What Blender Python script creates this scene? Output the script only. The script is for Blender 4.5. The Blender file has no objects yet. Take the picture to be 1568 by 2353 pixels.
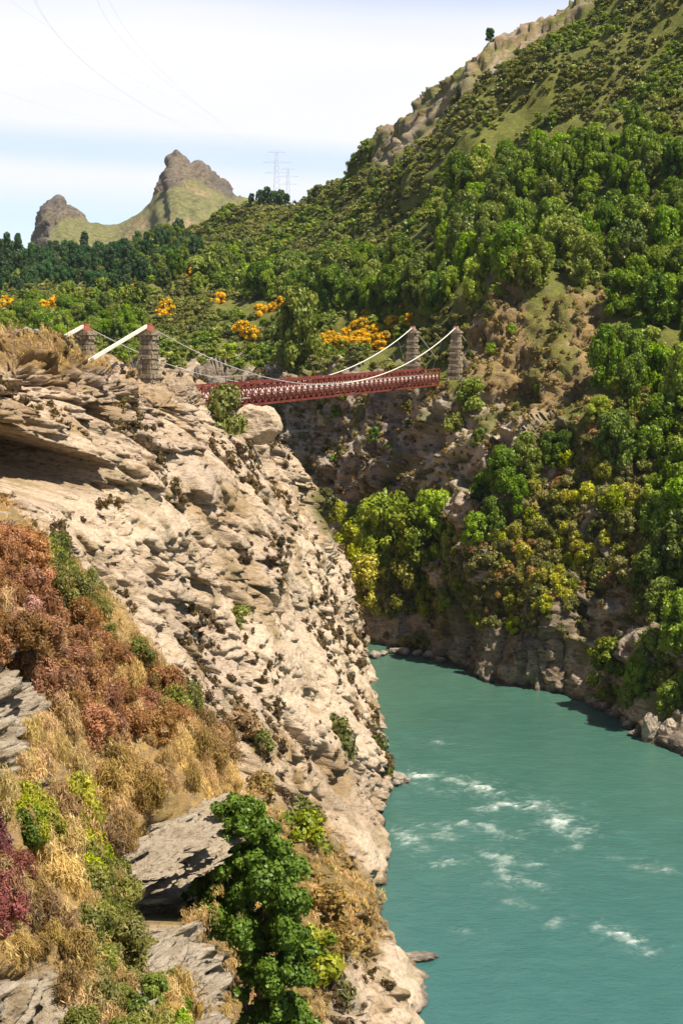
import bpy, math, random
import numpy as np
from mathutils import Vector, Matrix

scene = bpy.context.scene
COL = scene.collection
RAD = math.radians

# ------------------------------------------------------------------ camera
CAM_Z = 51.0                      # metres above the river
FPX = 3267.0                      # 50 mm on a 24 x 36 mm frame, in units of a 1568 x 2352 picture
PITCH = RAD(-7.3)
cd = bpy.data.cameras.new('camera')
cam = bpy.data.objects.new('camera', cd)
COL.objects.link(cam)
cd.sensor_fit = 'HORIZONTAL'; cd.sensor_width = 24.0; cd.lens = 50.0
cd.clip_start = 0.5; cd.clip_end = 20000
cam.location = (0, 0, CAM_Z)
cam.rotation_euler = (RAD(90) + PITCH, 0, 0)
scene.camera = cam

# ------------------------------------------------------------------ sky and sun
SUN_DIR = Vector((0.74, -0.50, 1.55)).normalized()     # towards the sun
SUN_EL = math.asin(SUN_DIR.z)
SUN_AZ = math.atan2(SUN_DIR.x, SUN_DIR.y)
world = bpy.data.worlds.new('World')
scene.world = world
world.use_nodes = True
SKY_STRENGTH = 0.058
SUN_STRENGTH = 5.0
EXPOSURE = 0.62
HAZE = 0.00004

def build_world():
    nt = world.node_tree; nt.nodes.clear()
    N = nt.nodes.new; L = nt.links.new
    out = N('ShaderNodeOutputWorld'); bg = N('ShaderNodeBackground')
    bg.inputs['Strength'].default_value = SKY_STRENGTH
    sky = N('ShaderNodeTexSky'); sky.sky_type = 'NISHITA'; sky.sun_disc = False
    sky.sun_elevation = SUN_EL; sky.sun_rotation = SUN_AZ
    sky.air_density = 1.0; sky.dust_density = 0.2; sky.ozone_density = 2.5
    tc = N('ShaderNodeTexCoord')
    sep = N('ShaderNodeSeparateXYZ'); L(tc.outputs['Generated'], sep.inputs[0])
    mp = N('ShaderNodeMapping'); mp.inputs['Scale'].default_value = (1.6, 1.6, 8.0)
    mp.inputs['Location'].default_value = (0.35, 0.1, 0.62)
    L(tc.outputs['Generated'], mp.inputs[0])
    nz = N('ShaderNodeTexNoise'); nz.inputs['Scale'].default_value = 1.3
    nz.inputs['Detail'].default_value = 6; nz.inputs['Roughness'].default_value = 0.42
    L(mp.outputs[0], nz.inputs['Vector'])
    # streak layer, keyed on elevation: a clear band low down, a white sheet above it
    wav = N('ShaderNodeMapRange'); wav.inputs[1].default_value = 0.03; wav.inputs[2].default_value = 0.34
    L(sep.outputs['Z'], wav.inputs[0])
    cr = N('ShaderNodeValToRGB')
    e = cr.color_ramp.elements
    e[0].position = 0.0; e[0].color = (0.45,)*3 + (1,)
    e[1].position = 1.0; e[1].color = (0.55,)*3 + (1,)
    for p, v in ((0.13, 0.40), (0.165, 0.60), (0.20, 0.86), (0.225, 0.90), (0.26, 0.52), (0.285, 0.56), (0.325, 0.97), (0.50, 1.0), (0.57, 0.84), (0.65, 0.40)):
        k = e.new(p); k.color = (v, v, v, 1)
    # bend the bands with noise and a slope in x
    bend = N('ShaderNodeMath'); bend.operation = 'MULTIPLY_ADD'; bend.inputs[1].default_value = 0.07; bend.inputs[2].default_value = -0.035
    L(nz.outputs['Fac'], bend.inputs[0])
    sl = N('ShaderNodeMath'); sl.operation = 'MULTIPLY_ADD'; sl.inputs[1].default_value = 0.14
    L(sep.outputs['X'], sl.inputs[0]); L(bend.outputs[0], sl.inputs[2])
    ad = N('ShaderNodeMath'); ad.operation = 'ADD'; L(wav.outputs[0], ad.inputs[0]); L(sl.outputs[0], ad.inputs[1])
    L(ad.outputs[0], cr.inputs[0])
    n2 = N('ShaderNodeTexNoise'); n2.inputs['Scale'].default_value = 3.2; n2.inputs['Detail'].default_value = 5
    L(mp.outputs[0], n2.inputs['Vector'])
    m1 = N('ShaderNodeMath'); m1.operation = 'MULTIPLY_ADD'; m1.inputs[1].default_value = 0.3; m1.inputs[2].default_value = -0.15
    L(n2.outputs['Fac'], m1.inputs[0])
    m2 = N('ShaderNodeMath'); m2.operation = 'ADD'; m2.use_clamp = True
    L(cr.outputs['Color'], m2.inputs[0]); L(m1.outputs[0], m2.inputs[1])
    # cloud sheet lies to the north (+Y); clearer overhead and behind
    fy = N('ShaderNodeMapRange'); fy.inputs[1].default_value = 0.2; fy.inputs[2].default_value = 0.8
    fy.inputs[3].default_value = 0.04; fy.inputs[4].default_value = 1.0
    L(sep.outputs['Y'], fy.inputs[0])
    m3 = N('ShaderNodeMath'); m3.operation = 'MULTIPLY'; L(m2.outputs[0], m3.inputs[0]); L(fy.outputs[0], m3.inputs[1])
    gn = N('ShaderNodeMix'); gn.data_type = 'RGBA'; gn.blend_type = 'MULTIPLY'; gn.inputs['B'].default_value = (1.55, 1.7, 2.0, 1)
    L(fy.outputs[0], gn.inputs['Factor']); L(sky.outputs[0], gn.inputs['A'])
    mx = N('ShaderNodeMix'); mx.data_type = 'RGBA'
    L(m3.outputs[0], mx.inputs['Factor']); L(gn.outputs['Result'], mx.inputs['A'])
    mx.inputs['B'].default_value = (11.7, 11.6, 12.4, 1)
    L(mx.outputs['Result'], bg.inputs['Color']); L(bg.outputs[0], out.inputs['Surface'])
build_world()

sd = bpy.data.lights.new('sun', 'SUN'); sd.energy = SUN_STRENGTH; sd.angle = RAD(0.5); sd.color = (1.0, 0.93, 0.80)
sun = bpy.data.objects.new('sun', sd); COL.objects.link(sun)
sun.rotation_euler = SUN_DIR.to_track_quat('Z', 'Y').to_euler(); sun.location = (200, -80, 300)

scene.view_settings.view_transform = 'Standard'; scene.view_settings.look = 'None'
scene.view_settings.exposure = EXPOSURE; scene.view_settings.gamma = 1.0
scene.render.engine = 'CYCLES'
scene.cycles.max_bounces = 5; scene.cycles.diffuse_bounces = 2; scene.cycles.glossy_bounces = 2
scene.cycles.transparent_max_bounces = 4; scene.cycles.transmission_bounces = 2
scene.cycles.caustics_reflective = False; scene.cycles.caustics_refractive = False

# ------------------------------------------------------------------ pixel <-> place (survey of the photograph, all in metres)
CP, SP = math.cos(PITCH), math.sin(PITCH)
def P(px, py, Y):
    """the point seen at (px,py) of the photograph that lies Y metres north of the camera"""
    a = (px - 784.0) / FPX; b = -(py - 1176.0) / FPX
    dy = CP - b * SP; dz = SP + b * CP
    t = Y / dy
    return np.array((a * t, Y, CAM_Z + dz * t))
def proj(p):
    p = np.asarray(p, float)
    x = p[..., 0]; y = p[..., 1]; z = p[..., 2] - CAM_Z
    d = y * CP + z * SP; d = np.where(np.abs(d) < 1e-3, 1e-3, d)
    u = -y * SP + z * CP
    return 784 + FPX * x / d, 1176 - FPX * u / d
def on_z(px, py, z=0.0):
    a = (px - 784.0) / FPX; b = -(py - 1176.0) / FPX
    dy = CP - b * SP; dz = SP + b * CP
    t = (z - CAM_Z) / dz
    return np.array((a * t, dy * t, z))
def PZ(px, z, Y):
    """same, but the height is known instead of the picture row"""
    d = Y * CP + (z - CAM_Z) * SP
    return np.array(((px - 784.0) / FPX * d, Y, z))

# ------------------------------------------------------------------ noise
def _h(ix, iy, iz, s):
    with np.errstate(over='ignore'):
        h = (ix.astype(np.int64) * 374761393 + iy.astype(np.int64) * 668265263 + iz.astype(np.int64) * 2147483647 + s * 974634777) & 0xFFFFFFFF
        h = ((h ^ (h >> 13)) * 1274126177) & 0xFFFFFFFF
        h = ((h ^ (h >> 16)) * 2246822519) & 0xFFFFFFFF
        return ((h ^ (h >> 15)) & 0xFFFFFF) / float(0xFFFFFF)
def vnoise(p, s=0):
    i = np.floor(p).astype(np.int64); f = p - i; f = f * f * f * (f * (f * 6 - 15) + 10)
    r = 0
    for dx in (0, 1):
        for dy in (0, 1):
            for dz in (0, 1):
                w = (f[..., 0] if dx else 1 - f[..., 0]) * (f[..., 1] if dy else 1 - f[..., 1]) * (f[..., 2] if dz else 1 - f[..., 2])
                r = r + w * _h(i[..., 0] + dx, i[..., 1] + dy, i[..., 2] + dz, s)
    return r * 2 - 1
def fbm(p, octv=4, s=0, gain=0.5, lac=2.03):
    a, t, r = 1.0, 0.0, 0
    for k in range(octv):
        r = r + a * vnoise(p, s + k * 17); t += a; a *= gain; p = p * lac + 11.3
    return r / t * 1.6
def ridged(p, octv=4, s=0):
    a, t, r = 1.0, 0.0, 0
    for k in range(octv):
        r = r + a * (1 - np.abs(vnoise(p, s + k * 13)) * 2); t += a; a *= 0.5; p = p * 2.1 + 5.1
    return r / t
def worley(p, s=0):
    """F1, F2, and a random value of the nearest cell"""
    i = np.floor(p).astype(np.int64)
    f1 = np.full(p.shape[:-1], 9.0); f2 = f1.copy(); cid = np.zeros(p.shape[:-1])
    for dx in (-1, 0, 1):
        for dy in (-1, 0, 1):
            for dz in (-1, 0, 1):
                a, b, c = i[..., 0] + dx, i[..., 1] + dy, i[..., 2] + dz
                q = np.stack((a + _h(a, b, c, s + 1), b + _h(a, b, c, s + 2), c + _h(a, b, c, s + 3)), -1)
                d = np.sqrt(((q - p) ** 2).sum(-1))
                v = _h(a, b, c, s + 4)
                near = d < f1
                f2 = np.where(near, f1, np.minimum(f2, d)); cid = np.where(near, v, cid); f1 = np.where(near, d, f1)
    return f1, f2, cid
def sstep(a, b, x):
    t = np.clip((x - a) / (b - a), 0, 1); return t * t * (3 - 2 * t)
def inpoly(px, py, poly):
    poly = np.asarray(poly, float); r = np.zeros(px.shape, bool); j = len(poly) - 1
    for k in range(len(poly)):
        xi, yi = poly[k]; xj, yj = poly[j]
        c = ((yi > py) != (yj > py)) & (px < (xj - xi) * (py - yi) / ((yj - yi) or 1e-9) + xi)
        r ^= c; j = k
    return r
def softpoly(px, py, polys, nz, amp=25.0, soft=12):
    """0..1 membership with a ragged edge"""
    r = np.zeros(px.shape)
    for (jx, jy) in ((0, 0), (soft, 0), (-soft, 0), (0, soft), (0, -soft)):
        m = np.zeros(px.shape, bool)
        for q in polys: m |= inpoly(px + nz * amp + jx, py + nz * amp * 0.7 + jy, q)
        r += m
    return r / 5.0

# ------------------------------------------------------------------ mesh plumbing
def quads_mesh(name, V, Q, attrs=None, smooth=False, mats=(), mat_idx=None):
    V = np.ascontiguousarray(V, np.float32); Q = np.ascontiguousarray(Q, np.int32)
    n = Q.shape[1]
    me = bpy.data.meshes.new(name)
    me.vertices.add(len(V)); me.vertices.foreach_set('co', V.ravel())
    me.loops.add(Q.size); me.loops.foreach_set('vertex_index', Q.ravel())
    me.polygons.add(len(Q)); me.polygons.foreach_set('loop_start', np.arange(0, Q.size, n, dtype=np.int32))
    me.polygons.foreach_set('loop_total', np.full(len(Q), n, np.int32))
    me.polygons.foreach_set('use_smooth', np.full(len(Q), smooth))
    for m in mats: me.materials.append(m)
    if mat_idx is not None: me.polygons.foreach_set('material_index', np.ascontiguousarray(mat_idx, np.int32))
    me.update(calc_edges=True)
    for k, a in (attrs or {}).items():
        at = me.color_attributes.new(k, 'FLOAT_COLOR', 'POINT')
        c = np.ones((len(V), 4), np.float32); a = np.asarray(a, np.float32)
        c[:, :a.shape[1]] = a; at.data.foreach_set('color', c.ravel())
    me.validate(verbose=False)
    return me
def link(name, me, parent=None):
    o = bpy.data.objects.new(name, me); COL.objects.link(o)
    if parent is not None: o.parent = parent
    return o
def tag(o, label=None, cat=None, group=None, kind=None):
    if label: o['label'] = label
    if cat: o['category'] = cat
    if group: o['group'] = group
    if kind: o['kind'] = kind
    return o
def empty(name, loc=(0, 0, 0), rz=0.0):
    o = bpy.data.objects.new(name, None); COL.objects.link(o); o.location = loc; o.rotation_euler = (0, 0, rz); o.empty_display_size = 0.5
    return o

class MB:
    """collects boxes, bars and tubes into one mesh"""
    def __init__(s): s.v = []; s.q = []; s.n = 0
    def add(s, V, Q):
        V = np.asarray(V, float); s.v.append(V); s.q.append(np.asarray(Q, int) + s.n); s.n += len(V)
    def box(s, c, ax, ay, az, top=1.0):
        """centre, three half-axis vectors; top scales the upper face"""
        c, ax, ay, az = (np.asarray(k, float) for k in (c, ax, ay, az))
        V = []
        for z in (-1, 1):
            k = top if z > 0 else 1.0
            for x, y in ((-1, -1), (1, -1), (1, 1), (-1, 1)): V.append(c + ax * x * k + ay * y * k + az * z)
        s.add(V, [(0, 3, 2, 1), (4, 5, 6, 7), (0, 1, 5, 4), (1, 2, 6, 5), (2, 3, 7, 6), (3, 0, 4, 7)])
    def bar(s, a, b, w, h=None, up=(0, 0, 1)):
        a = np.asarray(a, float); b = np.asarray(b, float); h = h or w
        d = b - a; L = np.linalg.norm(d); d = d / L; up = np.asarray(up, float)
        x = np.cross(d, up); x = x / (np.linalg.norm(x) or 1)
        if np.linalg.norm(np.cross(d, up)) < 1e-5: x = np.array((1.0, 0, 0))
        y = np.cross(x, d)
        s.box((a + b) / 2, x * w / 2, d * L / 2, y * h / 2)
    def tube(s, pts, r, n=8):
        pts = np.asarray(pts, float); r = np.broadcast_to(r, len(pts)); V = []
        for i, p in enumerate(pts):
            d = pts[min(i + 1, len(pts) - 1)] - pts[max(i - 1, 0)]; d = d / np.linalg.norm(d)
            u = np.array((0, 0, 1.0)) if abs(d[2]) < 0.9 else np.array((1.0, 0, 0))
            x = np.cross(d, u); x /= np.linalg.norm(x); y = np.cross(x, d)
            for k in range(n):
                a = 2 * math.pi * k / n; V.append(p + (x * math.cos(a) + y * math.sin(a)) * r[i])
        m = len(pts)
        V.append(pts[0]); V.append(pts[-1])
        Q = [(i * n + k, i * n + (k + 1) % n, (i + 1) * n + (k + 1) % n, (i + 1) * n + k) for i in range(m - 1) for k in range(n)]
        Q += [(m * n, (k + 1) % n, k, k) if False else (m * n, k, (k + 1) % n, (k + 1) % n) for k in range(0)]
        for k in range(0, n, 2):
            Q.append((m * n, k, (k + 1) % n, (k + 2) % n)); o = (m - 1) * n
            Q.append((m * n + 1, o + (k + 2) % n, o + (k + 1) % n, o + k))
        s.add(V, Q)
    def build(s, name, mat, parent=None, smooth=False):
        me = quads_mesh(name, np.concatenate(s.v), np.concatenate(s.q), smooth=smooth, mats=(mat,))
        return link(name, me, parent)

def crom(A, t):
    """Catmull-Rom along axis 0 at parameters t"""
    n = len(A); i = np.clip(np.floor(t).astype(int), 0, n - 2); f = (t - i)
    f = f.reshape(f.shape + (1,) * (A.ndim - 1))
    p0 = A[np.maximum(i - 1, 0)]; p1 = A[i]; p2 = A[i + 1]; p3 = A[np.minimum(i + 2, n - 1)]
    m1 = (p2 - p0) * 0.42; m2 = (p3 - p1) * 0.42
    f2 = f * f; f3 = f2 * f
    return (2 * f3 - 3 * f2 + 1) * p1 + (f3 - 2 * f2 + f) * m1 + (-2 * f3 + 3 * f2) * p2 + (f3 - f2) * m2
def params(A, n, axis, power=1.0):
    """spread n samples over the control spans by how large each span shows in the picture"""
    x, y = proj(A); x = np.clip(x, -900, 2500); y = np.clip(y, -900, 3300)
    d = np.hypot(np.diff(x, axis=axis), np.diff(y, axis=axis)).mean(axis=1 - axis)
    L3 = np.linalg.norm(np.diff(A, axis=axis), axis=-1).mean(axis=1 - axis)
    d = d + 0.12 * L3 / L3.mean() * d.mean() + 4
    k = np.maximum((d / d.sum() * (n - 1)).round().astype(int), 2)
    t = [np.arange(m) / m + i for i, m in enumerate(k)]
    return np.concatenate(t + [np.array([len(k)], float)])
def loft(C, nu, nv):
    """C: rows x cols x 3 control net -> fine net"""
    C = np.asarray(C, float)
    tr = params(C, nu, 0); tc = params(C, nv, 1)
    G = crom(C, tr)
    return crom(G.transpose(1, 0, 2), tc).transpose(1, 0, 2), tr, tc
def net_normals(G):
    du = np.gradient(G, axis=0); dv = np.gradient(G, axis=1)
    n = np.cross(dv, du); n /= (np.linalg.norm(n, axis=-1, keepdims=True) + 1e-9)
    return n
def face_cam(G, n, ref=(0, 0, CAM_Z)):
    v = np.asarray(ref, float) - G
    if np.median((v * n).sum(-1)) < 0: n = -n
    return n
def net_mesh(name, G, attrs, mat, smooth=True, flip=None):
    R_, C_ = G.shape[:2]
    idx = np.arange(R_ * C_).reshape(R_, C_)
    Q = np.stack((idx[:-1, :-1], idx[:-1, 1:], idx[1:, 1:], idx[1:, :-1]), -1).reshape(-1, 4)
    n = net_normals(G); v = np.array((0, 0, CAM_Z)) - G
    # quad winding gives normal (dv x du) or opposite; make it look at the camera
    a = G[:-1, :-1]; b = G[:-1, 1:]; c = G[1:, 1:]
    nn = np.cross(b - a, c - b)
    if np.median((nn * (np.array((0, 0, CAM_Z)) - a)).sum(-1)) < 0: Q = Q[:, ::-1]
    return quads_mesh(name, G.reshape(-1, 3), Q, {k: v.reshape(-1, v.shape[-1]) for k, v in attrs.items()}, smooth=smooth, mats=(mat,))

# ------------------------------------------------------------------ materials
class NT:
    def __init__(s, name):
        s.m = bpy.data.materials.new(name); s.m.use_nodes = True; s.t = s.m.node_tree; s.t.nodes.clear()
        s.out = s.t.nodes.new('ShaderNodeOutputMaterial'); s.geo = None
    def n(s, typ, **kw):
        k = s.t.nodes.new('ShaderNode' + typ)
        for a, b in kw.items(): setattr(k, a, b)
        return k
    def l(s, a, b): s.t.links.new(a, b)
    def pos(s):
        if s.geo is None: s.geo = s.n('NewGeometry')
        return s.geo.outputs['Position']
    def obj(s): return s.n('TexCoord').outputs['Object']
    def noise(s, scale, detail=4, rough=0.55, vec=None, stretch=None, rot=None, dist=0.0):
        v = vec if vec is not None else s.pos()
        if stretch is not None or rot is not None:
            mp = s.n('Mapping'); mp.inputs['Scale'].default_value = stretch or (1, 1, 1)
            if rot: mp.inputs['Rotation'].default_value = rot
            s.l(v, mp.inputs[0]); v = mp.outputs[0]
        k = s.n('TexNoise'); k.inputs['Scale'].default_value = scale; k.inputs['Detail'].default_value = detail
        k.inputs['Roughness'].default_value = rough; k.inputs['Distortion'].default_value = dist
        s.l(v, k.inputs['Vector']); return k.outputs['Fac']
    def ramp(s, fac, stops, interp='LINEAR'):
        k = s.n('ValToRGB'); k.color_ramp.interpolation = interp; e = k.color_ramp.elements
        def c(v): return tuple(v) + (1,) if hasattr(v, '__len__') else (v, v, v, 1)
        e[0].position, e[0].color = stops[0][0], c(stops[0][1]); e[1].position, e[1].color = stops[-1][0], c(stops[-1][1])
        for p, v in stops[1:-1]: q = e.new(p); q.color = c(v)
        s.l(fac, k.inputs[0]); return k.outputs['Color']
    def mix(s, f, a, b, mode='MIX'):
        k = s.n('Mix', data_type='RGBA', blend_type=mode)
        for key, v in (('Factor', f), ('A', a), ('B', b)):
            if isinstance(v, (int, float)): k.inputs[key].default_value = v if key == 'Factor' else (v, v, v, 1)
            elif isinstance(v, tuple): k.inputs[key].default_value = v + (1,)
            else: s.l(v, k.inputs[key])
        return k.outputs['Result']
    def math(s, op, a, b=0.5, c=None, clamp=False):
        k = s.n('Math', operation=op, use_clamp=clamp)
        for i, v in enumerate((a, b) if c is None else (a, b, c)):
            if isinstance(v, (int, float)): k.inputs[i].default_value = v
            else: s.l(v, k.inputs[i])
        return k.outputs[0]
    def attr(s, name):
        k = s.n('Attribute', attribute_name=name); return k
    def sep(s, c):
        k = s.n('SeparateColor'); s.l(c, k.inputs[0]); return k.outputs
    def bump(s, h, strength=0.5, dist=0.1, normal=None):
        k = s.n('Bump'); k.inputs['Strength'].default_value = strength; k.inputs['Distance'].default_value = dist
        s.l(h, k.inputs['Height'])
        if normal is not None: s.l(normal, k.inputs['Normal'])
        return k.outputs[0]
    def pbr(s, color, rough=0.9, spec=0.15, normal=None, metallic=0.0):
        b = s.n('BsdfPrincipled')
        for key, v in (('Base Color', color), ('Roughness', rough), ('Specular IOR Level', spec), ('Metallic', metallic)):
            if isinstance(v, (int, float)): b.inputs[key].default_value = v
            elif isinstance(v, tuple): b.inputs[key].default_value = v + (1,)
            else: s.l(v, b.inputs[key])
        if normal is not None: s.l(normal, b.inputs['Normal'])
        s.l(b.outputs[0], s.out.inputs['Surface']); return s.m

def rock_material(name, warm=(0.53, 0.365, 0.215), pale=(0.80, 0.61, 0.43), dark=(0.15, 0.095, 0.055), grey=(0.50, 0.385, 0.30),
                  veg=(0.20, 0.17, 0.05), dry=(0.42, 0.27, 0.10), tilt=0.45, k=1.0):
    """schist: bedded, patchy; mask.r = pale, mask.g = dry grass/soil, mask.b = green/olive growth"""
    s = NT(name)
    bed = s.noise(0.55 * k, 6, 0.62, stretch=(0.5, 0.5, 1.9), rot=(0.1, -tilt, 0))
    fine = s.noise(2.6 * k, 6, 0.68, stretch=(0.7, 0.7, 1.8), rot=(0.1, -tilt, 0))
    big = s.noise(0.075 * k, 4, 0.5)
    c = s.ramp(bed, [(0.30, dark), (0.41, warm), (0.52, pale), (0.66, warm), (0.76, dark)])
    c = s.mix(s.ramp(big, [(0.42, 0.0), (0.62, 0.75)]), c, grey)
    c2 = s.ramp(fine, [(0.34, (dark[0] * .8, dark[1] * .75, dark[2] * .75)), (0.47, 0.85), (0.62, 1.0)])
    c = s.mix(0.85, c, c2, 'MULTIPLY')
    a = s.sep(s.attr('mask').outputs['Color'])
    c = s.mix(s.math('MULTIPLY', a[0], 0.8), c, s.mix(s.ramp(fine, [(0.3, 0.0), (0.6, 1.0)]), (pale[0] * .72, pale[1] * .68, pale[2] * .62), (pale[0] * 1.12, pale[1] * 1.14, pale[2] * 1.18)))
    tuft = s.noise(1.3 * k, 5, 0.7)
    dr = s.mix(s.ramp(tuft, [(0.38, 0.0), (0.60, 1.0)]), (dry[0] * .55, dry[1] * .5, dry[2] * .5), dry)
    gr = s.mix(s.ramp(tuft, [(0.38, 0.0), (0.60, 1.0)]), (veg[0] * .45, veg[1] * .55, veg[2] * .5), veg)
    c = s.mix(s.math('MULTIPLY', s.ramp(tuft, [(0.3, 0.35), (0.5, 1.0)]), a[1]), c, dr)
    c = s.mix(s.math('MULTIPLY', s.ramp(tuft, [(0.3, 0.6), (0.5, 1.0)]), a[2]), c, gr)
    zz = s.n('SeparateXYZ'); s.l(s.pos(), zz.inputs[0])
    wet = s.ramp(s.math('ADD', s.math('MULTIPLY', zz.outputs['Z'], .4), s.math('MULTIPLY', s.noise(.6, 3, .6), .6)), [(0.42, 1.0), (0.62, 0.0)])
    c = s.mix(wet, c, s.mix(1.0, c, (0.42, 0.42, 0.45), 'MULTIPLY'))
    h = s.math('ADD', s.noise(1.6 * k, 8, 0.7, stretch=(0.6, 0.6, 1.6), rot=(0.1, -tilt, 0)), s.noise(7.0 * k, 5, 0.7))
    nb = s.bump(h, 0.9, 0.35 / k)
    return s.pbr(c, 0.92, 0.12, nb)

def leaf_material(name, dark, light, tip=None, trans=0.25, shared=False):
    """leafage. leaf attribute: r = leaf, g = spray, b = plant randomness"""
    s = NT(name)
    a = s.sep(s.attr('leaf').outputs['Color'])
    oi = s.n('ObjectInfo').outputs['Random']
    plant = a[2] if shared else oi
    f = s.math('ADD', s.math('MULTIPLY', a[0], 0.35), s.math('ADD', s.math('MULTIPLY', a[1], 0.35), s.math('MULTIPLY', plant, 0.45)))
    c = s.ramp(f, [(0.15, dark), (0.95, light)])
    rnd = s.math('FRACT', s.math('MULTIPLY', plant, 7.31)); rnd2 = s.math('FRACT', s.math('MULTIPLY', plant, 23.7))
    hs_ = s.n('HueSaturation'); s.l(s.math('MULTIPLY_ADD', rnd, .035, .488), hs_.inputs['Hue']); s.l(s.math('MULTIPLY_ADD', rnd2, .50, .88), hs_.inputs['Value']); s.l(s.math('MULTIPLY_ADD', rnd, .2, .9), hs_.inputs['Saturation']); s.l(c, hs_.inputs['Color']); c = hs_.outputs[0]
    if tip is not None:
        c = s.mix(s.ramp(s.math('ADD', s.math('MULTIPLY', a[1], .5), s.math('MULTIPLY', a[0], .5)), [(0.28, 0.0), (0.36, 1.0)]), c, tip)
    n1 = s.noise(0.05, 3, 0.5)
    c = s.mix(s.ramp(n1, [(0.35, 0.0), (0.65, 0.5)]), c, s.mix(1.0, c, (1.35, 1.12, 0.65), 'MULTIPLY'))
    d = s.n('BsdfDiffuse'); s.l(c, d.inputs[0])
    t = s.n('BsdfTranslucent'); s.l(s.mix(1.0, c, (1.3, 1.3, 0.6), 'MULTIPLY'), t.inputs[0])
    g = s.n('BsdfGlossy'); g.inputs['Roughness'].default_value = 0.45; g.inputs['Color'].default_value = (0.9, 0.95, 0.8, 1)
    m = s.n('MixShader'); m.inputs[0].default_value = trans; s.l(d.outputs[0], m.inputs[1]); s.l(t.outputs[0], m.inputs[2])
    m2 = s.n('MixShader'); m2.inputs[0].default_value = 0.022; s.l(m.outputs[0], m2.inputs[1]); s.l(g.outputs[0], m2.inputs[2])
    s.l(m2.outputs[0], s.out.inputs['Surface'])
    return s.m

def simple_mat(name, col, rough=0.6, spec=0.3, var=0.25, scale=3.0, bump=0.0, metallic=0.0):
    s = NT(name)
    v = s.noise(scale, 5, 0.6)
    c = s.mix(s.ramp(v, [(0.3, 0.0), (0.7, 1.0)]), tuple(k * (1 - var) for k in col), tuple(min(1, k * (1 + var)) for k in col))
    nb = s.bump(s.noise(scale * 3, 6, 0.7), 0.6, bump) if bump else None
    return s.pbr(c, rough, spec, nb, metallic)

M_CLIFF = rock_material('cliff_schist')
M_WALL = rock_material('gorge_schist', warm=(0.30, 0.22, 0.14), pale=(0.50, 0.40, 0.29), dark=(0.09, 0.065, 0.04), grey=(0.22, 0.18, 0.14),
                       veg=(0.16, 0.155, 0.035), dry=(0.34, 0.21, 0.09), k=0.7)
M_PEAK = rock_material('peak_rock', warm=(0.19, 0.15, 0.105), pale=(0.29, 0.23, 0.16), dark=(0.09, 0.075, 0.065), grey=(0.17, 0.145, 0.125),
                       veg=(0.29, 0.26, 0.105), dry=(0.44, 0.34, 0.17), k=0.16)
M_FORE = rock_material('foreground_schist', warm=(0.46, 0.35, 0.22), pale=(0.62, 0.52, 0.39), dark=(0.13, 0.09, 0.06), grey=(0.52, 0.42, 0.31),
                       dry=(0.50, 0.33, 0.13), veg=(0.20, 0.17, 0.06), tilt=-0.25, k=2.2)
M_BOULDER = rock_material('boulder_rock', warm=(0.40, 0.32, 0.23), pale=(0.55, 0.46, 0.36), dark=(0.2, 0.15, 0.1), grey=(0.36, 0.32, 0.28), k=1.2)

# leaf materials (real-world leaf albedo)
LEAF = {
    'green':  leaf_material('leaf_green', (0.040, 0.085, 0.010), (0.235, 0.300, 0.030)),
    'bright': leaf_material('leaf_bright', (0.070, 0.130, 0.010), (0.30, 0.36, 0.030)),
    'lime':   leaf_material('leaf_lime', (0.085, 0.125, 0.010), (0.39, 0.37, 0.03)),
    'deep':   leaf_material('leaf_deep', (0.018, 0.050, 0.018), (0.075, 0.145, 0.042)),
    'olive':  leaf_material('leaf_olive', (0.075, 0.085, 0.022), (0.24, 0.235, 0.062)),
    'straw':  leaf_material('leaf_straw', (0.24, 0.15, 0.07), (0.60, 0.44, 0.23)),
    'brown':  leaf_material('leaf_brown', (0.12, 0.075, 0.032), (0.36, 0.235, 0.10)),
    'gorse':  leaf_material('leaf_gorse', (0.08, 0.10, 0.012), (0.24, 0.22, 0.02), tip=(0.88, 0.54, 0.012)),
    'rust':   leaf_material('leaf_rust', (0.13, 0.060, 0.028), (0.40, 0.20, 0.105)),
    'pink':   leaf_material('leaf_pink', (0.22, 0.10, 0.08), (0.62, 0.38, 0.34)),
    'wine':   leaf_material('leaf_wine', (0.07, 0.022, 0.022), (0.26, 0.08, 0.075)),
    'hill':   leaf_material('leaf_hill', (0.060, 0.075, 0.020), (0.260, 0.260, 0.060), shared=True),
    'hillg':  leaf_material('leaf_hill_green', (0.045, 0.085, 0.012), (0.27, 0.31, 0.035), shared=True),
    'wood':   leaf_material('leaf_wood', (0.018, 0.055, 0.020), (0.085, 0.165, 0.045), shared=True),
    'woodg':  leaf_material('leaf_wood_green', (0.040, 0.085, 0.012), (0.25, 0.31, 0.030), shared=True),
    'tuft':   leaf_material('leaf_tuft', (0.10, 0.075, 0.03), (0.38, 0.29, 0.12), shared=True),
    'pit':    leaf_material('leaf_dark_tuft', (0.045, 0.028, 0.014), (0.17, 0.11, 0.05), shared=True),
    'straws': leaf_material('leaf_straw_mass', (0.24, 0.14, 0.065), (0.64, 0.455, 0.235), shared=True),
}
M_BARK = simple_mat('bark', (0.13, 0.095, 0.065), 0.95, 0.1, 0.4, 6, 0.05)

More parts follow.
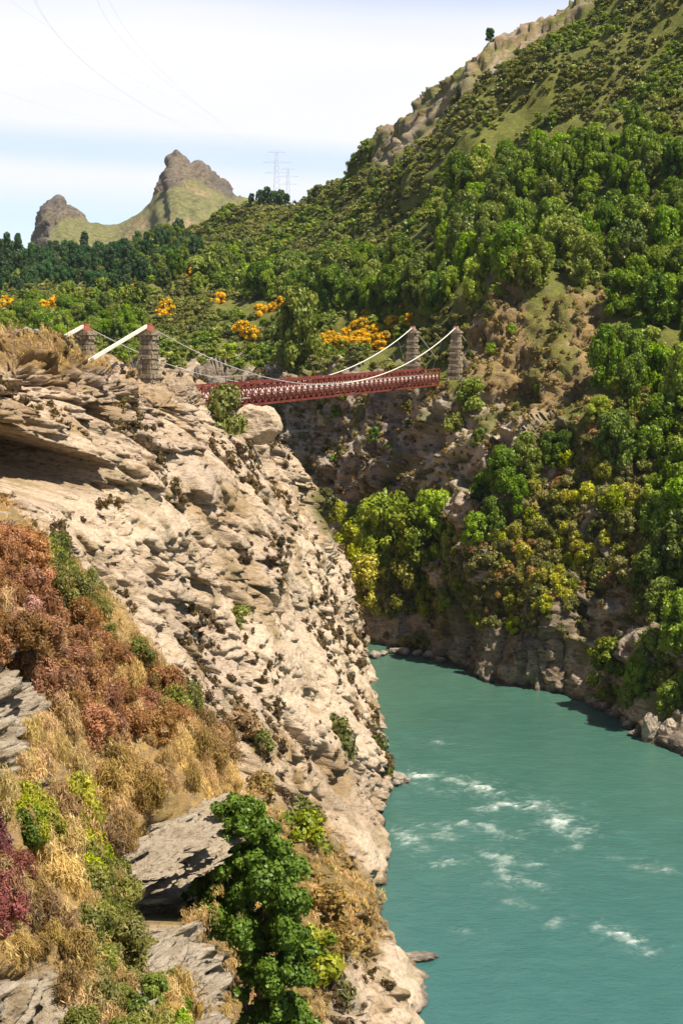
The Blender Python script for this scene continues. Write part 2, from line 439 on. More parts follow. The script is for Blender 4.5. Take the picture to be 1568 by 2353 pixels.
# ------------------------------------------------------------------ plants
def blob(c, r, rs, nu=8, nv=5):
    """low lumpy core under the leaves"""
    V = []
    for j in range(nv + 1):
        th = math.pi * j / nv
        for i in range(nu):
            a = 2 * math.pi * i / nu; k = 0.8 + 0.3 * rs.rand()
            V.append((c[0] + r[0] * k * math.sin(th) * math.cos(a), c[1] + r[1] * k * math.sin(th) * math.sin(a), c[2] + r[2] * k * math.cos(th)))
    Q = [(j * nu + i, j * nu + (i + 1) % nu, (j + 1) * nu + (i + 1) % nu, (j + 1) * nu + i) for j in range(nv) for i in range(nu)]
    return np.array(V), np.array(Q)
def foliage(seed, w, h, lobes, leaves, leaf, lobe=0.3, base=0.12, aspect=1.6, upright=0.0, core=0.75, cone=0.0, flat=1.0, shell=0.55):
    """leaves in lobes spread through a crown w wide and h tall, standing on z=0. returns V, Q, leaf attribute"""
    rs = np.random.RandomState(seed); V, Q, A = [], [], []; n = 0
    cs, rr, g = [], [], []
    for k in range(lobes):
        z = base + (1 - base) * rs.rand() ** 0.9
        a = rs.rand() * 2 * math.pi
        prof = math.sqrt(max(0.02, 1 - (2 * (z - base) / (1 - base) - 0.75) ** 2 / 1.7)) if cone == 0 else (1 - (z - base) / (1 - base)) ** 0.8 * cone + (1 - cone) * 0.6
        rad = (rs.rand() ** 0.45) * prof * (1 - lobe * 0.75)
        cs.append((math.cos(a) * rad * w / 2, math.sin(a) * rad * w / 2, min(z, 1 - lobe * 0.35) * h))
        q = lobe * (0.6 + 0.8 * rs.rand()); rr.append((q * w / 2, q * w / 2, q * w / 2 * flat * (1 + upright))); g.append(rs.rand())
    if core > 0:
        for c, r, gg in zip(cs, rr, g):
            v, q = blob(c, [k * core for k in r], rs, 6, 4); V.append(v); Q.append(q + n); n += len(v)
            A.append(np.column_stack((np.full(len(v), 0.15), np.full(len(v), gg), np.full(len(v), rs.rand()))))
    vol = np.array([r[0] for r in rr]) ** 1.7; pick = rs.choice(lobes, leaves, p=vol / vol.sum())
    cs = np.array(cs)[pick]; rr = np.array(rr)[pick]; g = np.array(g)[pick]
    d = rs.normal(size=(leaves, 3)); d[:, 2] += 0.35; d /= np.linalg.norm(d, axis=1, keepdims=True)
    rad = shell + (1.08 - shell) * rs.rand(leaves, 1) ** 0.6
    c = cs + d * rr * rad
    c[:, 2] = np.maximum(c[:, 2], 0.02 * h)
    nrm = d + rs.normal(size=d.shape) * 0.55; nrm /= np.linalg.norm(nrm, axis=1, keepdims=True)
    t = rs.normal(size=d.shape) * (1 - upright * 0.6) + np.array((0, 0, 2.2 * upright)); t -= nrm * (t * nrm).sum(1, keepdims=True); t /= (np.linalg.norm(t, axis=1, keepdims=True) + 1e-6)
    b = np.cross(nrm, t); s = leaf * (0.6 + 0.8 * rs.rand(leaves, 1))
    quad = np.stack((c - t * s * aspect / 2, c + b * s / 2, c + t * s * aspect / 2, c - b * s / 2), 1).reshape(-1, 3)
    V.append(quad); Q.append(np.arange(leaves * 4).reshape(-1, 4) + n)
    r = rs.rand(leaves)
    A.append(np.repeat(np.column_stack((r, g, rs.rand(leaves))), 4, axis=0))
    return np.concatenate(V), np.concatenate(Q), np.concatenate(A)
def leaf_mesh(name, mat, arr): return quads_mesh(name, arr[0], arr[1], {'leaf': arr[2]}, mats=(LEAF[mat],))
def trunk_mesh(name, h, r, seed, limbs=5, w=3.0):
    R = random.Random(seed); m = MB()
    pts = [(0, 0, -0.6)]; x = y = 0
    for k in range(1, 6):
        x += R.uniform(-.03, .03) * h; y += R.uniform(-.03, .03) * h; pts.append((x, y, h * k / 5))
    m.tube(pts, [r * 1.35, r, r * .85, r * .65, r * .4, r * .15], 6)
    for k in range(limbs):
        z = h * R.uniform(.25, .75); a = R.uniform(0, 6.28); L = w * R.uniform(.25, .42)
        m.tube([(0, 0, z), (math.cos(a) * L * .5, math.sin(a) * L * .5, z + L * .35), (math.cos(a) * L, math.sin(a) * L, z + L * .9)], [r * .5, r * .35, r * .12], 4)
    me = quads_mesh(name, np.concatenate(m.v), np.concatenate(m.q), mats=(M_BARK,)); return me

class TreeKind:
    """a tree = Empty > crown, trunk. One mesh set per variant, copied for every further tree"""
    def __init__(s, name, cat, mat, variants, h, w, **kw):
        s.name, s.cat = name, cat; s.sets = []; s.h, s.w = h, w
        tk = kw.pop('trunk', 0.028)
        for v in range(variants):
            c = leaf_mesh(name + '_crown', mat, foliage(100 + v * 7 + len(name), w, h, **kw))
            t = trunk_mesh(name + '_trunk', h * 0.8, h * tk, v + 3, w=w)
            s.sets.append((c, t))
        s.first = [None] * variants; s.k = 0
    def place(s, p, scale=1.0, rz=None, label=None, group=None, sz=1.0, variant=None):
        R = RNG; v = variant if variant is not None else s.k % len(s.sets); s.k += 1
        rz = R.uniform(0, 6.28) if rz is None else rz
        if s.first[v] is None:
            e = empty(s.name); link('crown', s.sets[v][0], e); link('trunk', s.sets[v][1], e); s.first[v] = e
        else:
            e = s.first[v].copy(); COL.objects.link(e)
            for ch in s.first[v].children:
                c = ch.copy(); COL.objects.link(c); c.parent = e
            for k in ('label', 'group', 'category'):
                if k in e: del e[k]
        e.location = tuple(p); e.rotation_euler = (0, 0, rz); e.scale = (scale, scale, scale * sz)
        tag(e, label, s.cat, group); return e
class BushKind:
    """a bush is one mesh; copies share it"""
    def __init__(s, name, cat, mat, variants, h, w, **kw):
        s.name, s.cat, s.h, s.w = name, cat, h, w; s.arr = [foliage(300 + v * 11 + len(name), w, h, **kw) for v in range(variants)]
        s.me = [leaf_mesh(name, mat, a) for a in s.arr]; s.first = [None] * variants; s.k = 0
    def place(s, p, scale=1.0, label=None, group=None, sz=1.0, variant=None, tilt=(0, 0)):
        v = variant if variant is not None else s.k % len(s.me); s.k += 1
        if s.first[v] is None: o = link(s.name, s.me[v]); s.first[v] = o
        else:
            o = s.first[v].copy(); COL.objects.link(o)
            for k in ('label', 'group', 'category'):
                if k in o: del o[k]
        o.location = tuple(p); o.rotation_euler = (tilt[0], tilt[1], RNG.uniform(0, 6.28)); o.scale = (scale, scale, scale * sz)
        tag(o, label, s.cat, group); return o
RNG = random.Random(11)

def mass(name, protos, mat, pts, scales, kind_label, sink=0.1, cat=None, group=None):
    """many small plants nobody could count, as one mesh of stuff"""
    rs = np.random.RandomState(5); V, Q, A = [], [], []; n = 0
    for p, sc in zip(pts, scales):
        v, q, a = protos[rs.randint(len(protos))]
        t = rs.rand() * 6.283; c, s_ = math.cos(t), math.sin(t); k = sc * np.array((rs.uniform(.85, 1.2), rs.uniform(.85, 1.2), rs.uniform(.8, 1.15)))
        w = v * k; w = np.column_stack((w[:, 0] * c - w[:, 1] * s_, w[:, 0] * s_ + w[:, 1] * c, w[:, 2] - sink * sc)) + p
        aa = a.copy(); aa[:, 2] = rs.rand()
        V.append(w); Q.append(q + n); A.append(aa); n += len(w)
    if not V: return None
    me = quads_mesh(name, np.concatenate(V), np.concatenate(Q), {'leaf': np.concatenate(A)}, mats=(LEAF[mat],))
    return tag(link(name, me), kind_label, cat, group, 'stuff')

# ------------------------------------------------------------------ terrain
def ent(px, e):
    return PZ(px, e[1], e[2]) if e[0] == 'z' else P(px, e[0], e[1])

# --- the far bank and the hill above it: columns from under the water to behind the skyline
z = 'z'
HC = [
 (-400, [(z,-3,330),(z,0,333),(z,14,338),(z,30,345),(z,42,360),(z,44,385),(722,430),(695,490),(660,560),(620,650),(590,750),(572,830)]),
 (0,    [(z,-3,315),(z,0,318),(z,14,323),(z,30,330),(z,42,345),(795,368),(745,420),(705,480),(665,555),(625,650),(600,740),(585,820)]),
 (200,  [(z,-3,305),(z,0,308),(z,14,313),(z,30,320),(z,42,335),(795,360),(745,405),(705,460),(668,530),(635,620),(612,700),(598,780)]),
 (440,  [(z,-3,296),(z,0,298),(z,14,303),(z,30,311),(850,322),(800,342),(748,385),(692,440),(640,510),(600,580),(560,650),(535,720)]),
 (560,  [(z,-3,286),(z,0,288),(z,14,293),(z,30,300),(852,312),(815,330),(760,365),(702,415),(640,475),(592,530),(540,590),(488,650)]),
 (680,  [(z,-3,268),(z,0,270),(z,14,274),(z,30,281),(856,292),(818,308),(762,342),(702,385),(640,430),(588,475),(532,525),(478,600)]),
 (800,  [(z,-3,240),(z,0,242),(z,12,250),(z,28,262),(862,274),(826,288),(778,312),(715,345),(640,385),(560,425),(478,470),(395,540)]),
 (900,  [(z,-3,224),(z,0,226),(z,12,236),(z,28,250),(872,262),(836,275),(788,292),(712,320),(620,355),(520,390),(412,430),(288,490)]),
 (1040, [(z,-3,217),(z,0,218),(1270,226),(1060,233),(884,241),(858,255),(760,268),(660,290),(560,320),(430,355),(300,390),(148,440)]),
 (1180, [(z,-3,207),(z,0,208),(1250,216),(1020,227),(860,238),(740,247),(640,256),(590,285),(500,318),(390,350),(270,382),(78,440)]),
 (1380, [(z,-3,189),(z,0,190),(1330,203),(1060,215),(850,228),(740,240),(650,252),(590,275),(480,305),(360,335),(210,370),(0,430)]),
 (1568, [(z,-3,166),(z,0,168),(1480,181),(1200,199),(950,217),(790,232),(650,249),(560,266),(430,295),(290,325),(80,365),(-150,440)]),
 (1900, [(z,-3,140),(z,0,142),(1500,156),(1200,170),(950,185),(780,203),(620,225),(500,250),(350,285),(180,320),(-60,370),(-350,460)]),
 (2500, [(z,-3,105),(z,0,107),(1700,125),(1300,145),(1000,165),(780,190),(600,215),(450,245),(280,285),(80,325),(-200,380),(-500,470)]),
]
net = []
for px, col in HC:
    c = [ent(px, e) for e in col]
    s = c[-1]; c.append(s * (1.12, 1.12, 1) + (0, 0, -10)); c.append(s * (1.5, 1.5, 1) + (0, 0, -60))
    net.append(c)
H, _, _ = loft(np.array(net).transpose(1, 0, 2), 520, 560)
HN = face_cam(H, net_normals(H))
hx, hy = proj(H)
n_lo = fbm(H / 30.0, 3, 3); n_md = fbm(H / 9.0, 4, 5)
wob = fbm(H / 6.0, 3, 9)
ROCK_POLY = [
 [(845,410),(850,330),(890,270),(960,225),(1040,130),(1110,90),(1230,60),(1200,125),(1060,240),(1035,300),(960,330),(905,390)],
 [(1040,170),(1120,70),(1370,-15),(1400,20),(1290,80),(1180,115),(1060,190)],
 [(1075,880),(1085,760),(1130,650),(1180,625),(1205,720),(1300,670),(1420,640),(1410,760),(1345,850),(1350,930),(1180,990),(1080,1000)]]
rock = softpoly(hx, hy, ROCK_POLY, wob, 30)
gorge = sstep(0, 14, hy - np.interp(hx, [-400, 560, 900, 1050, 1100, 1250, 1400, 1568, 2300], [840, 800, 862, 892, 760, 900, 1100, 1500, 1700]) + wob * 20) * (H[..., 1] < 352)
rk = np.clip(rock + gorge, 0, 1)
pH = np.stack((H[..., 0] * .8 + H[..., 2] * .35, H[..., 1], H[..., 2]), -1)
f1, f2, cid = worley(pH / np.array((7.0, 7.0, 5.0)), 4)
g1, g2, cid2 = worley(pH / np.array((2.6, 2.6, 1.7)), 8)
disp = n_lo * 4.0 + n_md * 1.4 + rk * (1 - .3 * rock) * ((cid - .5) * 4.5 + (cid2 - .5) * 1.6 - (g1 < .18) * .2 + ridged(pH / 4.0, 3, 6) * 1.2)
disp *= np.clip((H[..., 1] - 120) / 60, 0.2, 1) * np.where(H[..., 2] < 6, .55, 1)
keep = 1 - 0.75 * np.exp(-((hx - 1000) / 90.0) ** 2 - ((hy - 868) / 30.0) ** 2)     # level ground for the far towers
H = H + HN * (disp * keep)[..., None]
hx, hy = proj(H)
SCAR = [[(1060,1080),(1160,1000),(1190,1005),(1185,1020),(1110,1065),(1030,1150)], [(940,1100),(1010,1050),(1075,1110),(1010,1170)], [(860,880),(960,870),(940,890)]]
DRY = softpoly(hx, hy, [[(1100,880),(1110,760),(1150,660),(1185,635),(1210,720),(1300,672),(1425,640),(1410,770),(1345,860),(1340,930),(1200,960)], [(1280,1000),(1480,870),(1500,980),(1330,1100)]], wob, 15)
LIT = softpoly(hx, hy, [[(950,900),(1100,890),(1250,930),(1190,1010),(1080,1080),(1000,1170),(960,1100)]], wob, 20)  # sunlight on this slope painted in as paler rock, along with pale scree
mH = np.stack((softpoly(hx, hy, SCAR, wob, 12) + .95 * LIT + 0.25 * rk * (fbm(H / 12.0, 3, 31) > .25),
               np.clip(DRY * .85 + rock * (0.15 + .55 * (fbm(H / 5.0, 3, 33) > 0)) + (1 - rk) * .55 * sstep(-.1, .5, fbm(H / 14.0, 3, 35)), 0, 1),
               np.clip((1 - rk) * 1.0 + rk * .8 * sstep(.15, .5, fbm(H / 7.0, 3, 36)) + .5 * rock * (H[..., 1] > 300) * sstep(-.25, .2, fbm(H / 6.0, 3, 38)), 0, 1)), -1)
M_HILL = rock_material('hill_ground', warm=(0.42, 0.30, 0.19), pale=(0.68, 0.55, 0.41), dark=(0.13, 0.09, 0.055), grey=(0.31, 0.25, 0.195),
                       veg=(0.22, 0.215, 0.045), dry=(0.42, 0.29, 0.12), k=0.7)
tag(link('hillside', net_mesh('hillside', H, {'mask': mH}, M_HILL)), kind='structure')

# --- promontory at the water
pc = [
 (972,  [(z,-3,231),(z,0,231),(z,6,231.5),(z,10,232),(z,13,232.5),(z,15,233),(z,17,236)]),
 (1000, [(z,-3,219),(z,0,219),(1480,220),(1420,221),(1370,223),(1330,226),(1290,233)]),
 (1060, [(z,-3,211),(z,0,211.5),(1470,212),(1400,213),(1330,215),(1250,220),(1190,232)]),
 (1130, [(z,-3,204),(z,0,204.5),(1480,206),(1400,207),(1320,209),(1220,215),(1150,227)]),
 (1220, [(z,-3,198.5),(z,0,199),(1500,200),(1420,201.5),(1330,204),(1220,211),(1140,224)]),
 (1285, [(z,-3,196),(z,0,197),(1520,197.5),(1430,199),(1340,202),(1230,208),(1150,221)]),
 (1350, [(z,-3,198),(z,0,199),(1520,200),(1440,201),(1360,203),(1250,208),(1160,219)]),
 (1430, [(z,-3,200),(z,0,200),(1500,200),(1430,200.5),(1370,202),(1270,207),(1180,217)]),
 (1490, [(z,-3,208),(z,0,208),(1480,208),(1430,208),(1370,209),(1300,212),(1200,219)]),
]
G, _, _ = loft(np.array([[ent(px, e) for e in c] for px, c in pc]).transpose(1, 0, 2), 240, 300)
gn = face_cam(G, net_normals(G))
col = G * np.array((1, 1, .28))
f1, f2, cid = worley(col / 3.4, 14); g1, g2, c2 = worley(G / 1.5, 16)
px_, py_ = proj(G); edge = sstep(972, 1040, px_) * (1 - sstep(1440, 1490, px_))
low = sstep(1330, 1420, py_)
G = G + gn * (edge * (low * ((cid - .5) * 4.2 - (f2 - f1 < .12) * .8) + (c2 - .5) * 1.0 + fbm(G / 5, 3, 17) * 1.3))[..., None]
px_, py_ = proj(G)
wv = fbm(G / 4.0, 3, 19)
up = 1 - sstep(1330, 1450, py_ + wv * 50)
mP = np.stack((0.35 * (fbm(col / 2.5, 3, 22) > .1) * (1 - up), np.clip(up * (.35 + .8 * (fbm(G / 4.0, 2, 23) > 0)) + .25 * sstep(0, .5, wv), 0, 1), np.clip(up * 1.0 - .4 * (wv > .2), 0, 1)), -1)
PROM = G
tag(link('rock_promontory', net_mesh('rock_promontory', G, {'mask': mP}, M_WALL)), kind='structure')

# --- left bank: sections across the slope, each at one distance
LS = [
 (262, [(-400,800),(-100,815),(100,835),(250,850),(350,865),(430,885),(480,930),(520,1000),(560,1090),(600,1200),(640,1320),(z,-3,690)]),
 (230, [(-400,790),(0,805),(180,830),(320,855),(430,885),(510,925),(560,985),(600,1060),(650,1180),(710,1310),(765,1420),(z,-3,800)]),
 (207, [(-400,790),(0,800),(200,830),(350,860),(450,890),(540,940),(600,985),(650,1050),(720,1150),(780,1280),(800,1420),(z,-3,838)]),
 (188, [(-400,790),(-50,800),(150,830),(300,860),(440,890),(540,945),(600,995),(655,1090),(722,1230),(780,1380),(815,1520),(z,-3,880)]),
 (172, [(-400,785),(-100,795),(100,825),(280,862),(420,893),(530,960),(590,1030),(650,1160),(720,1330),(790,1500),(860,1650),(z,-3,925)]),
 (160, [(-400,775),(-100,785),(90,805),(250,840),(380,885),(480,925),(550,1010),(620,1170),(700,1360),(785,1540),(895,1700),(z,-3,925)]),
 (149, [(-400,772),(-120,778),(60,785),(200,820),(320,880),(440,920),(520,1010),(600,1180),(690,1400),(790,1600),(890,1780),(z,-3,896)]),
 (137, [(-400,770),(-150,770),(0,768),(120,775),(230,822),(340,880),(440,950),(520,1120),(620,1370),(720,1600),(830,1830),(z,-3,915)]),
 (125, [(-400,780),(-200,775),(-50,775),(60,790),(170,850),(270,930),(360,1060),(450,1230),(560,1470),(680,1720),(800,1950),(z,-3,862)]),
 (113, [(-400,800),(-250,790),(-120,790),(0,840),(100,920),(180,1020),(270,1150),(370,1330),(490,1580),(620,1830),(770,2080),(z,-3,915)]),
 (100, [(-500,850),(-350,830),(-200,850),(-60,930),(40,1030),(120,1150),(200,1290),(300,1470),(430,1720),(600,2000),(800,2240),(z,-3,990)]),
 (85,  [(-600,900),(-450,900),(-300,950),(-150,1050),(-30,1180),(60,1320),(170,1480),(290,1700),(430,1980),(620,2270),(850,2520),(z,-3,1060)]),
 (70,  [(-700,1000),(-550,1050),(-400,1120),(-250,1250),(-100,1400),(20,1560),(150,1750),(300,2020),(480,2350),(680,2600),(880,2830),(z,-3,1130)]),
 (52,  [(-900,1300),(-700,1350),(-500,1450),(-300,1650),(-150,1850),(0,2050),(150,2300),(350,2650),(550,2980),(800,3250),(1050,3450),(z,-3,1300)]),
]
LS = [(Y, [(s[0][0] - 1300, s[0][1] - 30)] + s) for Y, s in LS]
net = [[PZ(e[2], e[1], Y) if e[0] == 'z' else P(e[0], e[1], Y) for e in s] for Y, s in LS]
L_, _, _ = loft(np.array(net), 700, 640)
LN = face_cam(L_, net_normals(L_))
th = RAD(27)      # bedding dips down to the right
ex = L_[..., 0] * math.cos(th) - (L_[..., 2]) * math.sin(th); ez = L_[..., 0] * math.sin(th) + L_[..., 2] * math.cos(th)
B = np.stack((ex + fbm(L_ / 9, 2, 40) * 2, L_[..., 1], ez + fbm(L_ / 7, 2, 41) * 1.2), -1)
lx, ly = proj(L_)
wob = fbm(L_ / 3.0, 3, 42)
a1, a2, ac = worley(B / np.array((6.0, 5.0, 2.0)), 44)
b1, b2, bc = worley(B / np.array((2.4, 2.0, 0.75)), 48)
c1, c2, cc = worley(B / np.array((1.0, 0.9, 0.42)), 52)
ledge = softpoly(lx, ly, [[(-400,760),(140,770),(330,860),(540,930),(560,990),(500,1060),(380,1080),(250,1140),(-400,1180)]], wob, 20)
plain = softpoly(lx, ly, [[(20,1160),(330,1150),(440,1200),(330,1260),(130,1260)], [(560,1400),(790,1440),(860,1640),(880,1760),(700,1700),(560,1560)], [(600,1250),(700,1230),(780,1300),(780,1380),(640,1400)], [(800,1880),(900,1900),(860,2020),(780,1980)], [(780,2150),(960,2230),(1000,2400),(760,2352)]], wob, 25)
amp = 1 - 0.62 * plain
def blocks(f1, f2, cid, edge=.30):
    return (cid - .5) * sstep(0, edge, f2 - f1) - .35 * (1 - sstep(0, edge * .5, f2 - f1)) - f1 * .35
big1, big2, bigc = worley(B / np.array((13.0, 9.0, 4.5)), 43)
rough_ = np.clip(.55 + .9 * fbm(L_ / 9.0, 2, 64), .15, 1.25)
saw_t = ez / 1.9 + fbm(B / np.array((6., 6., 3.)), 3, 65) * 1.1; saw = 1 - (saw_t - np.floor(saw_t)); saw = np.where(saw > .82, (1 - saw) / .18 * .82, saw) - .45
saw_t2 = ez / .7 + fbm(B / np.array((3., 3., 1.5)), 3, 66) * .9; saw2 = 1 - (saw_t2 - np.floor(saw_t2)); saw2 = np.where(saw2 > .82, (1 - saw2) / .18 * .82, saw2) - .45
th2 = RAD(62)
B2 = np.stack((L_[..., 0] * math.cos(th2) - L_[..., 2] * math.sin(th2) + fbm(L_ / 6, 2, 140) * 1.6, L_[..., 1], L_[..., 0] * math.sin(th2) + L_[..., 2] * math.cos(th2) + fbm(L_ / 5, 2, 141) * 1.2), -1)
e1, e2, ec = worley(B2 / np.array((7.5, 6.0, 3.4)), 142); f1_, f2_, fc = worley(B2 / np.array((3.4, 2.6, 1.5)), 143); g1_, g2_, gc = worley(B2 / np.array((1.3, 1.1, .6)), 144)
upper = np.clip(ledge + .35, 0, 1)
d = (fbm(L_ / 13, 3, 55) * 2.0 + amp * blocks(big1, big2, bigc, .2) * 2.4
     + upper * (blocks(a1, a2, ac) * (.9 + 1.0 * ledge) + rough_ * (blocks(b1, b2, bc) * .6 + blocks(c1, c2, cc) * .22)) + amp * (ridged(B2 / 4.0, 4, 57) - .3) * .7
     + (1 - .7 * ledge) * amp * (blocks(e1, e2, ec, .22) * 1.5 + rough_ * (blocks(f1_, f2_, fc, .25) * .8 + blocks(g1_, g2_, gc) * .36)) + fbm(L_ / 1.0, 3, 59) * .18
     + saw * (.15 + 1.6 * ledge) * (.4 + .6 * rough_) + saw2 * (.05 + .5 * ledge))
pit = sstep(.36, .60, fbm(B / np.array((3.4, 3.4, 2.0)), 4, 58)) * amp
pit2 = sstep(.40, .58, fbm(B / np.array((1.3, 1.3, .7)), 3, 67)) * amp
d = d - pit * 2.4 - pit2 * .8
CAVE = [[(-300,990),(-100,945),(30,968),(110,1015),(222,1062),(240,1110),(185,1165),(60,1150),(-30,1105),(-300,1150)]]
cave = softpoly(lx, ly, CAVE, wob, 10, 6)
d = d + 1.4 * sstep(47, 38, L_[..., 2]) + 4.0 * sstep(122, 102, L_[..., 1]) * sstep(30, 8, L_[..., 2])
d = d - cave * 11.0
# the lip of the cave juts out
lip = softpoly(lx, ly, [[(-300,930),(-100,900),(60,930),(140,980),(235,1060),(215,1080),(110,1035),(30,990),(-100,960),(-300,1000)]], wob, 10, 8)
d = d + lip * 2.6
abut = np.exp(-((L_[..., 0] + 12.5) / 5.0) ** 2 - ((L_[..., 1] - 166) / 9.0) ** 2)      # under the end of the bridge
d = d * (1 - .7 * abut)
nbed = np.array((math.sin(th), 0.0, math.cos(th)))
DIR = LN - nbed * ((LN * nbed).sum(-1, keepdims=True)) * .85; DIR /= np.linalg.norm(DIR, axis=-1, keepdims=True)
L_ = L_ + DIR * d[..., None]
lx, ly = proj(L_)
veg = fbm(L_ / 5.0, 4, 60)
crest = softpoly(lx, ly, [[(-400,700),(140,740),(240,815),(220,850),(-400,850)]], wob, 20)
low = softpoly(lx, ly, [[(540,1650),(760,1720),(860,1900),(800,2150),(760,2400),(400,2400),(480,1800)]], wob, 40)
gullyveg = softpoly(lx, ly, [[(560,1850),(740,1900),(880,2060),(900,2160),(760,2250),(740,2400),(500,2400)]], wob, 30)
mL = np.stack((np.clip(plain * .9 + .25 * (1 - ledge) + .5 * sstep(.1, .5, fbm(L_ / 8, 3, 62)), 0, 1),
               np.clip(crest * 1.0 + gullyveg * .75 + .55 * sstep(.2, .55, veg) + low * .25, 0, 1),
               np.clip(.35 * sstep(.35, .7, fbm(L_ / 4.0, 3, 63)) + gullyveg * .35 + softpoly(lx, ly, [[(700,1120),(750,1130),(790,1230),(770,1260),(720,1180)]], wob, 10), 0, 1)), -1)
tag(link('cliff', net_mesh('cliff', L_, {'mask': mL}, M_CLIFF)), kind='structure')

# --- foreground spur
FS = [
 (84, [(-500,1100),(-250,1180),(0,1300),(120,1440),(240,1570),(330,1720),(410,1900),(450,2100),(465,2300),(470,2600),(475,2900)]),
 (75, [(-500,1000),(-250,1080),(0,1180),(115,1320),(235,1430),(330,1570),(430,1680),(495,1800),(490,2000),(480,2300),(475,2700)]),
 (69, [(-500,1000),(-250,1080),(0,1160),(110,1290),(240,1400),(330,1540),(430,1640),(520,1740),(545,1832),(495,2000),(480,2600)]),
 (62, [(-500,1060),(-250,1150),(0,1260),(150,1400),(250,1550),(350,1680),(450,1770),(525,1850),(500,1900),(460,2050),(450,2600)]),
 (55, [(-500,1200),(-250,1300),(0,1420),(150,1580),(250,1750),(330,1890),(400,1950),(470,1975),(440,2080),(430,2250),(440,2700)]),
 (48, [(-500,1350),(-250,1450),(0,1580),(120,1780),(200,1950),(300,2040),(370,2075),(415,2100),(430,2220),(460,2400),(500,2800)]),
 (42, [(-500,1500),(-250,1600),(0,1750),(110,1950),(190,2080),(290,2160),(400,2210),(500,2240),(525,2300),(545,2500),(560,2900)]),
 (34, [(-500,1700),(-250,1820),(0,2000),(100,2150),(200,2260),(300,2340),(400,2420),(490,2500),(540,2600),(560,2800),(580,3300)]),
 (27, [(-500,2000),(-250,2150),(0,2330),(100,2440),(200,2540),(300,2640),(400,2740),(500,2840),(560,2960),(600,3200),(650,3800)]),
 (16, [(-700,2900),(-300,3000),(0,3150),(130,3250),(260,3350),(400,3450),(520,3560),(640,3680),(740,3850),(800,4200),(900,5000)]),
]
FS = [(Y, [(s[0][0] - 2600, s[0][1] - 150), (s[0][0] - 900, s[0][1] - 60)] + s) for Y, s in FS]
net = [[P(x, y, Y) for x, y in s] for Y, s in FS]
F, _, _ = loft(np.array(net), 620, 420)
FN = face_cam(F, net_normals(F))
fx, fy = proj(F)
th = RAD(-14)
B = np.stack((F[..., 0] * math.cos(th) - F[..., 2] * math.sin(th) + fbm(F / 3, 2, 70), F[..., 1], F[..., 0] * math.sin(th) + F[..., 2] * math.cos(th) + fbm(F / 2.5, 2, 71) * .4), -1)
wob = fbm(F / 1.2, 3, 72)
ROCKF = [[(-300,1480),(60,1490),(105,1640),(60,1740),(20,1830),(-300,1900)],
         [(200,1990),(270,1950),(380,1880),(560,1830),(560,1870),(510,2000),(430,2130),(545,2260),(560,2420),(330,2420),(240,2300),(320,2180),(250,2090)],
         [(-300,2200),(120,2240),(200,2360),(200,2700),(-300,2700)]]
fr = np.clip(softpoly(fx, fy, ROCKF, wob, 18, 6) + sstep(.28, .5, fbm(F / 2.2, 3, 73)), 0, 1)
a1, a2, ac = worley(B / np.array((2.6, 2.2, 0.8)), 74); b1, b2, bc = worley(B / np.array((1.0, .9, .26)), 76); c1, c2, cc = worley(B / np.array((.45, .4, .14)), 78)
d = fbm(F / 5, 3, 80) * .7 + fr * (blocks(a1, a2, ac) * 2.2 + blocks(b1, b2, bc) * .8 + blocks(c1, c2, cc) * .3) + (1 - fr) * (fbm(F / .9, 3, 81) * .3 + fbm(F / .3, 3, 83) * .12)
hollow = softpoly(fx, fy, [[(270,2095),(330,2020),(430,1975),(515,1965),(480,2020),(445,2060),(445,2110),(400,2130),(350,2190),(285,2160)]], wob, 6, 4)
hollow2 = softpoly(fx, fy, [[(55,1710),(105,1660),(100,1690),(60,1730),(20,1830),(-5,1800),(20,1740)]], wob, 6, 4)
ledge_lip = softpoly(fx, fy, [[(260,1960),(380,1885),(560,1835),(560,1880),(505,1975),(430,1990),(330,2030),(300,2080)]], wob, 6, 4)
d = d - fr * sstep(.35, .6, fbm(B / np.array((1.6, 1.6, .5)), 3, 85)) * .9 - hollow * 7.0 - hollow2 * 1.8 + ledge_lip * .8
nbed = np.array((math.sin(th), 0.0, math.cos(th)))
DIR = FN - nbed * ((FN * nbed).sum(-1, keepdims=True)) * .8 * fr[..., None]; DIR /= np.linalg.norm(DIR, axis=-1, keepdims=True)
F = F + DIR * d[..., None]
fx, fy = proj(F)
mF = np.stack((.5 * sstep(0, .5, fbm(F / 3, 3, 82)) * fr, np.clip((1 - fr) * 1.3, 0, 1), (1 - fr) * .35 * sstep(.1, .5, fbm(F / 2.5, 3, 84))), -1)
tag(link('foreground_slope', net_mesh('foreground_slope', F, {'mask': mF}, M_FORE)), kind='structure')

# --- far peaks
sil = [(-500,640),(-200,620),(30,600),(72,575),(82,545),(90,510),(97,482),(108,463),(122,461),(134,454),(143,456),(152,472),(168,482),(190,497),(208,510),(240,514),(272,513),
       (300,498),(325,480),(345,463),(358,440),(368,415),(386,393),(389,362),(405,351),(420,357),(434,374),(452,374),(474,385),(494,408),(520,430),(545,455),(580,462),(640,472),(700,490),(800,540),(1000,600),(1400,660)]
rows = []
for (Y, base, f) in ((1000, 640, 0.0), (1180, 615, 0.25), (1330, 0, 0.55), (1420, 0, 0.82), (1470, 0, 0.95), (1500, 0, 1.0), (1540, 0, .93), (1650, 0, .5), (1900, 0, 0.1)):
    rows.append([P(px, 650 - (650 - py) * f, Y) for px, py in sil])
net = np.array(rows)
K, _, _ = loft(net, 220, 560)
KN = face_cam(K, net_normals(K)); kx, ky = proj(K)
wob = fbm(K / 18.0, 3, 90)
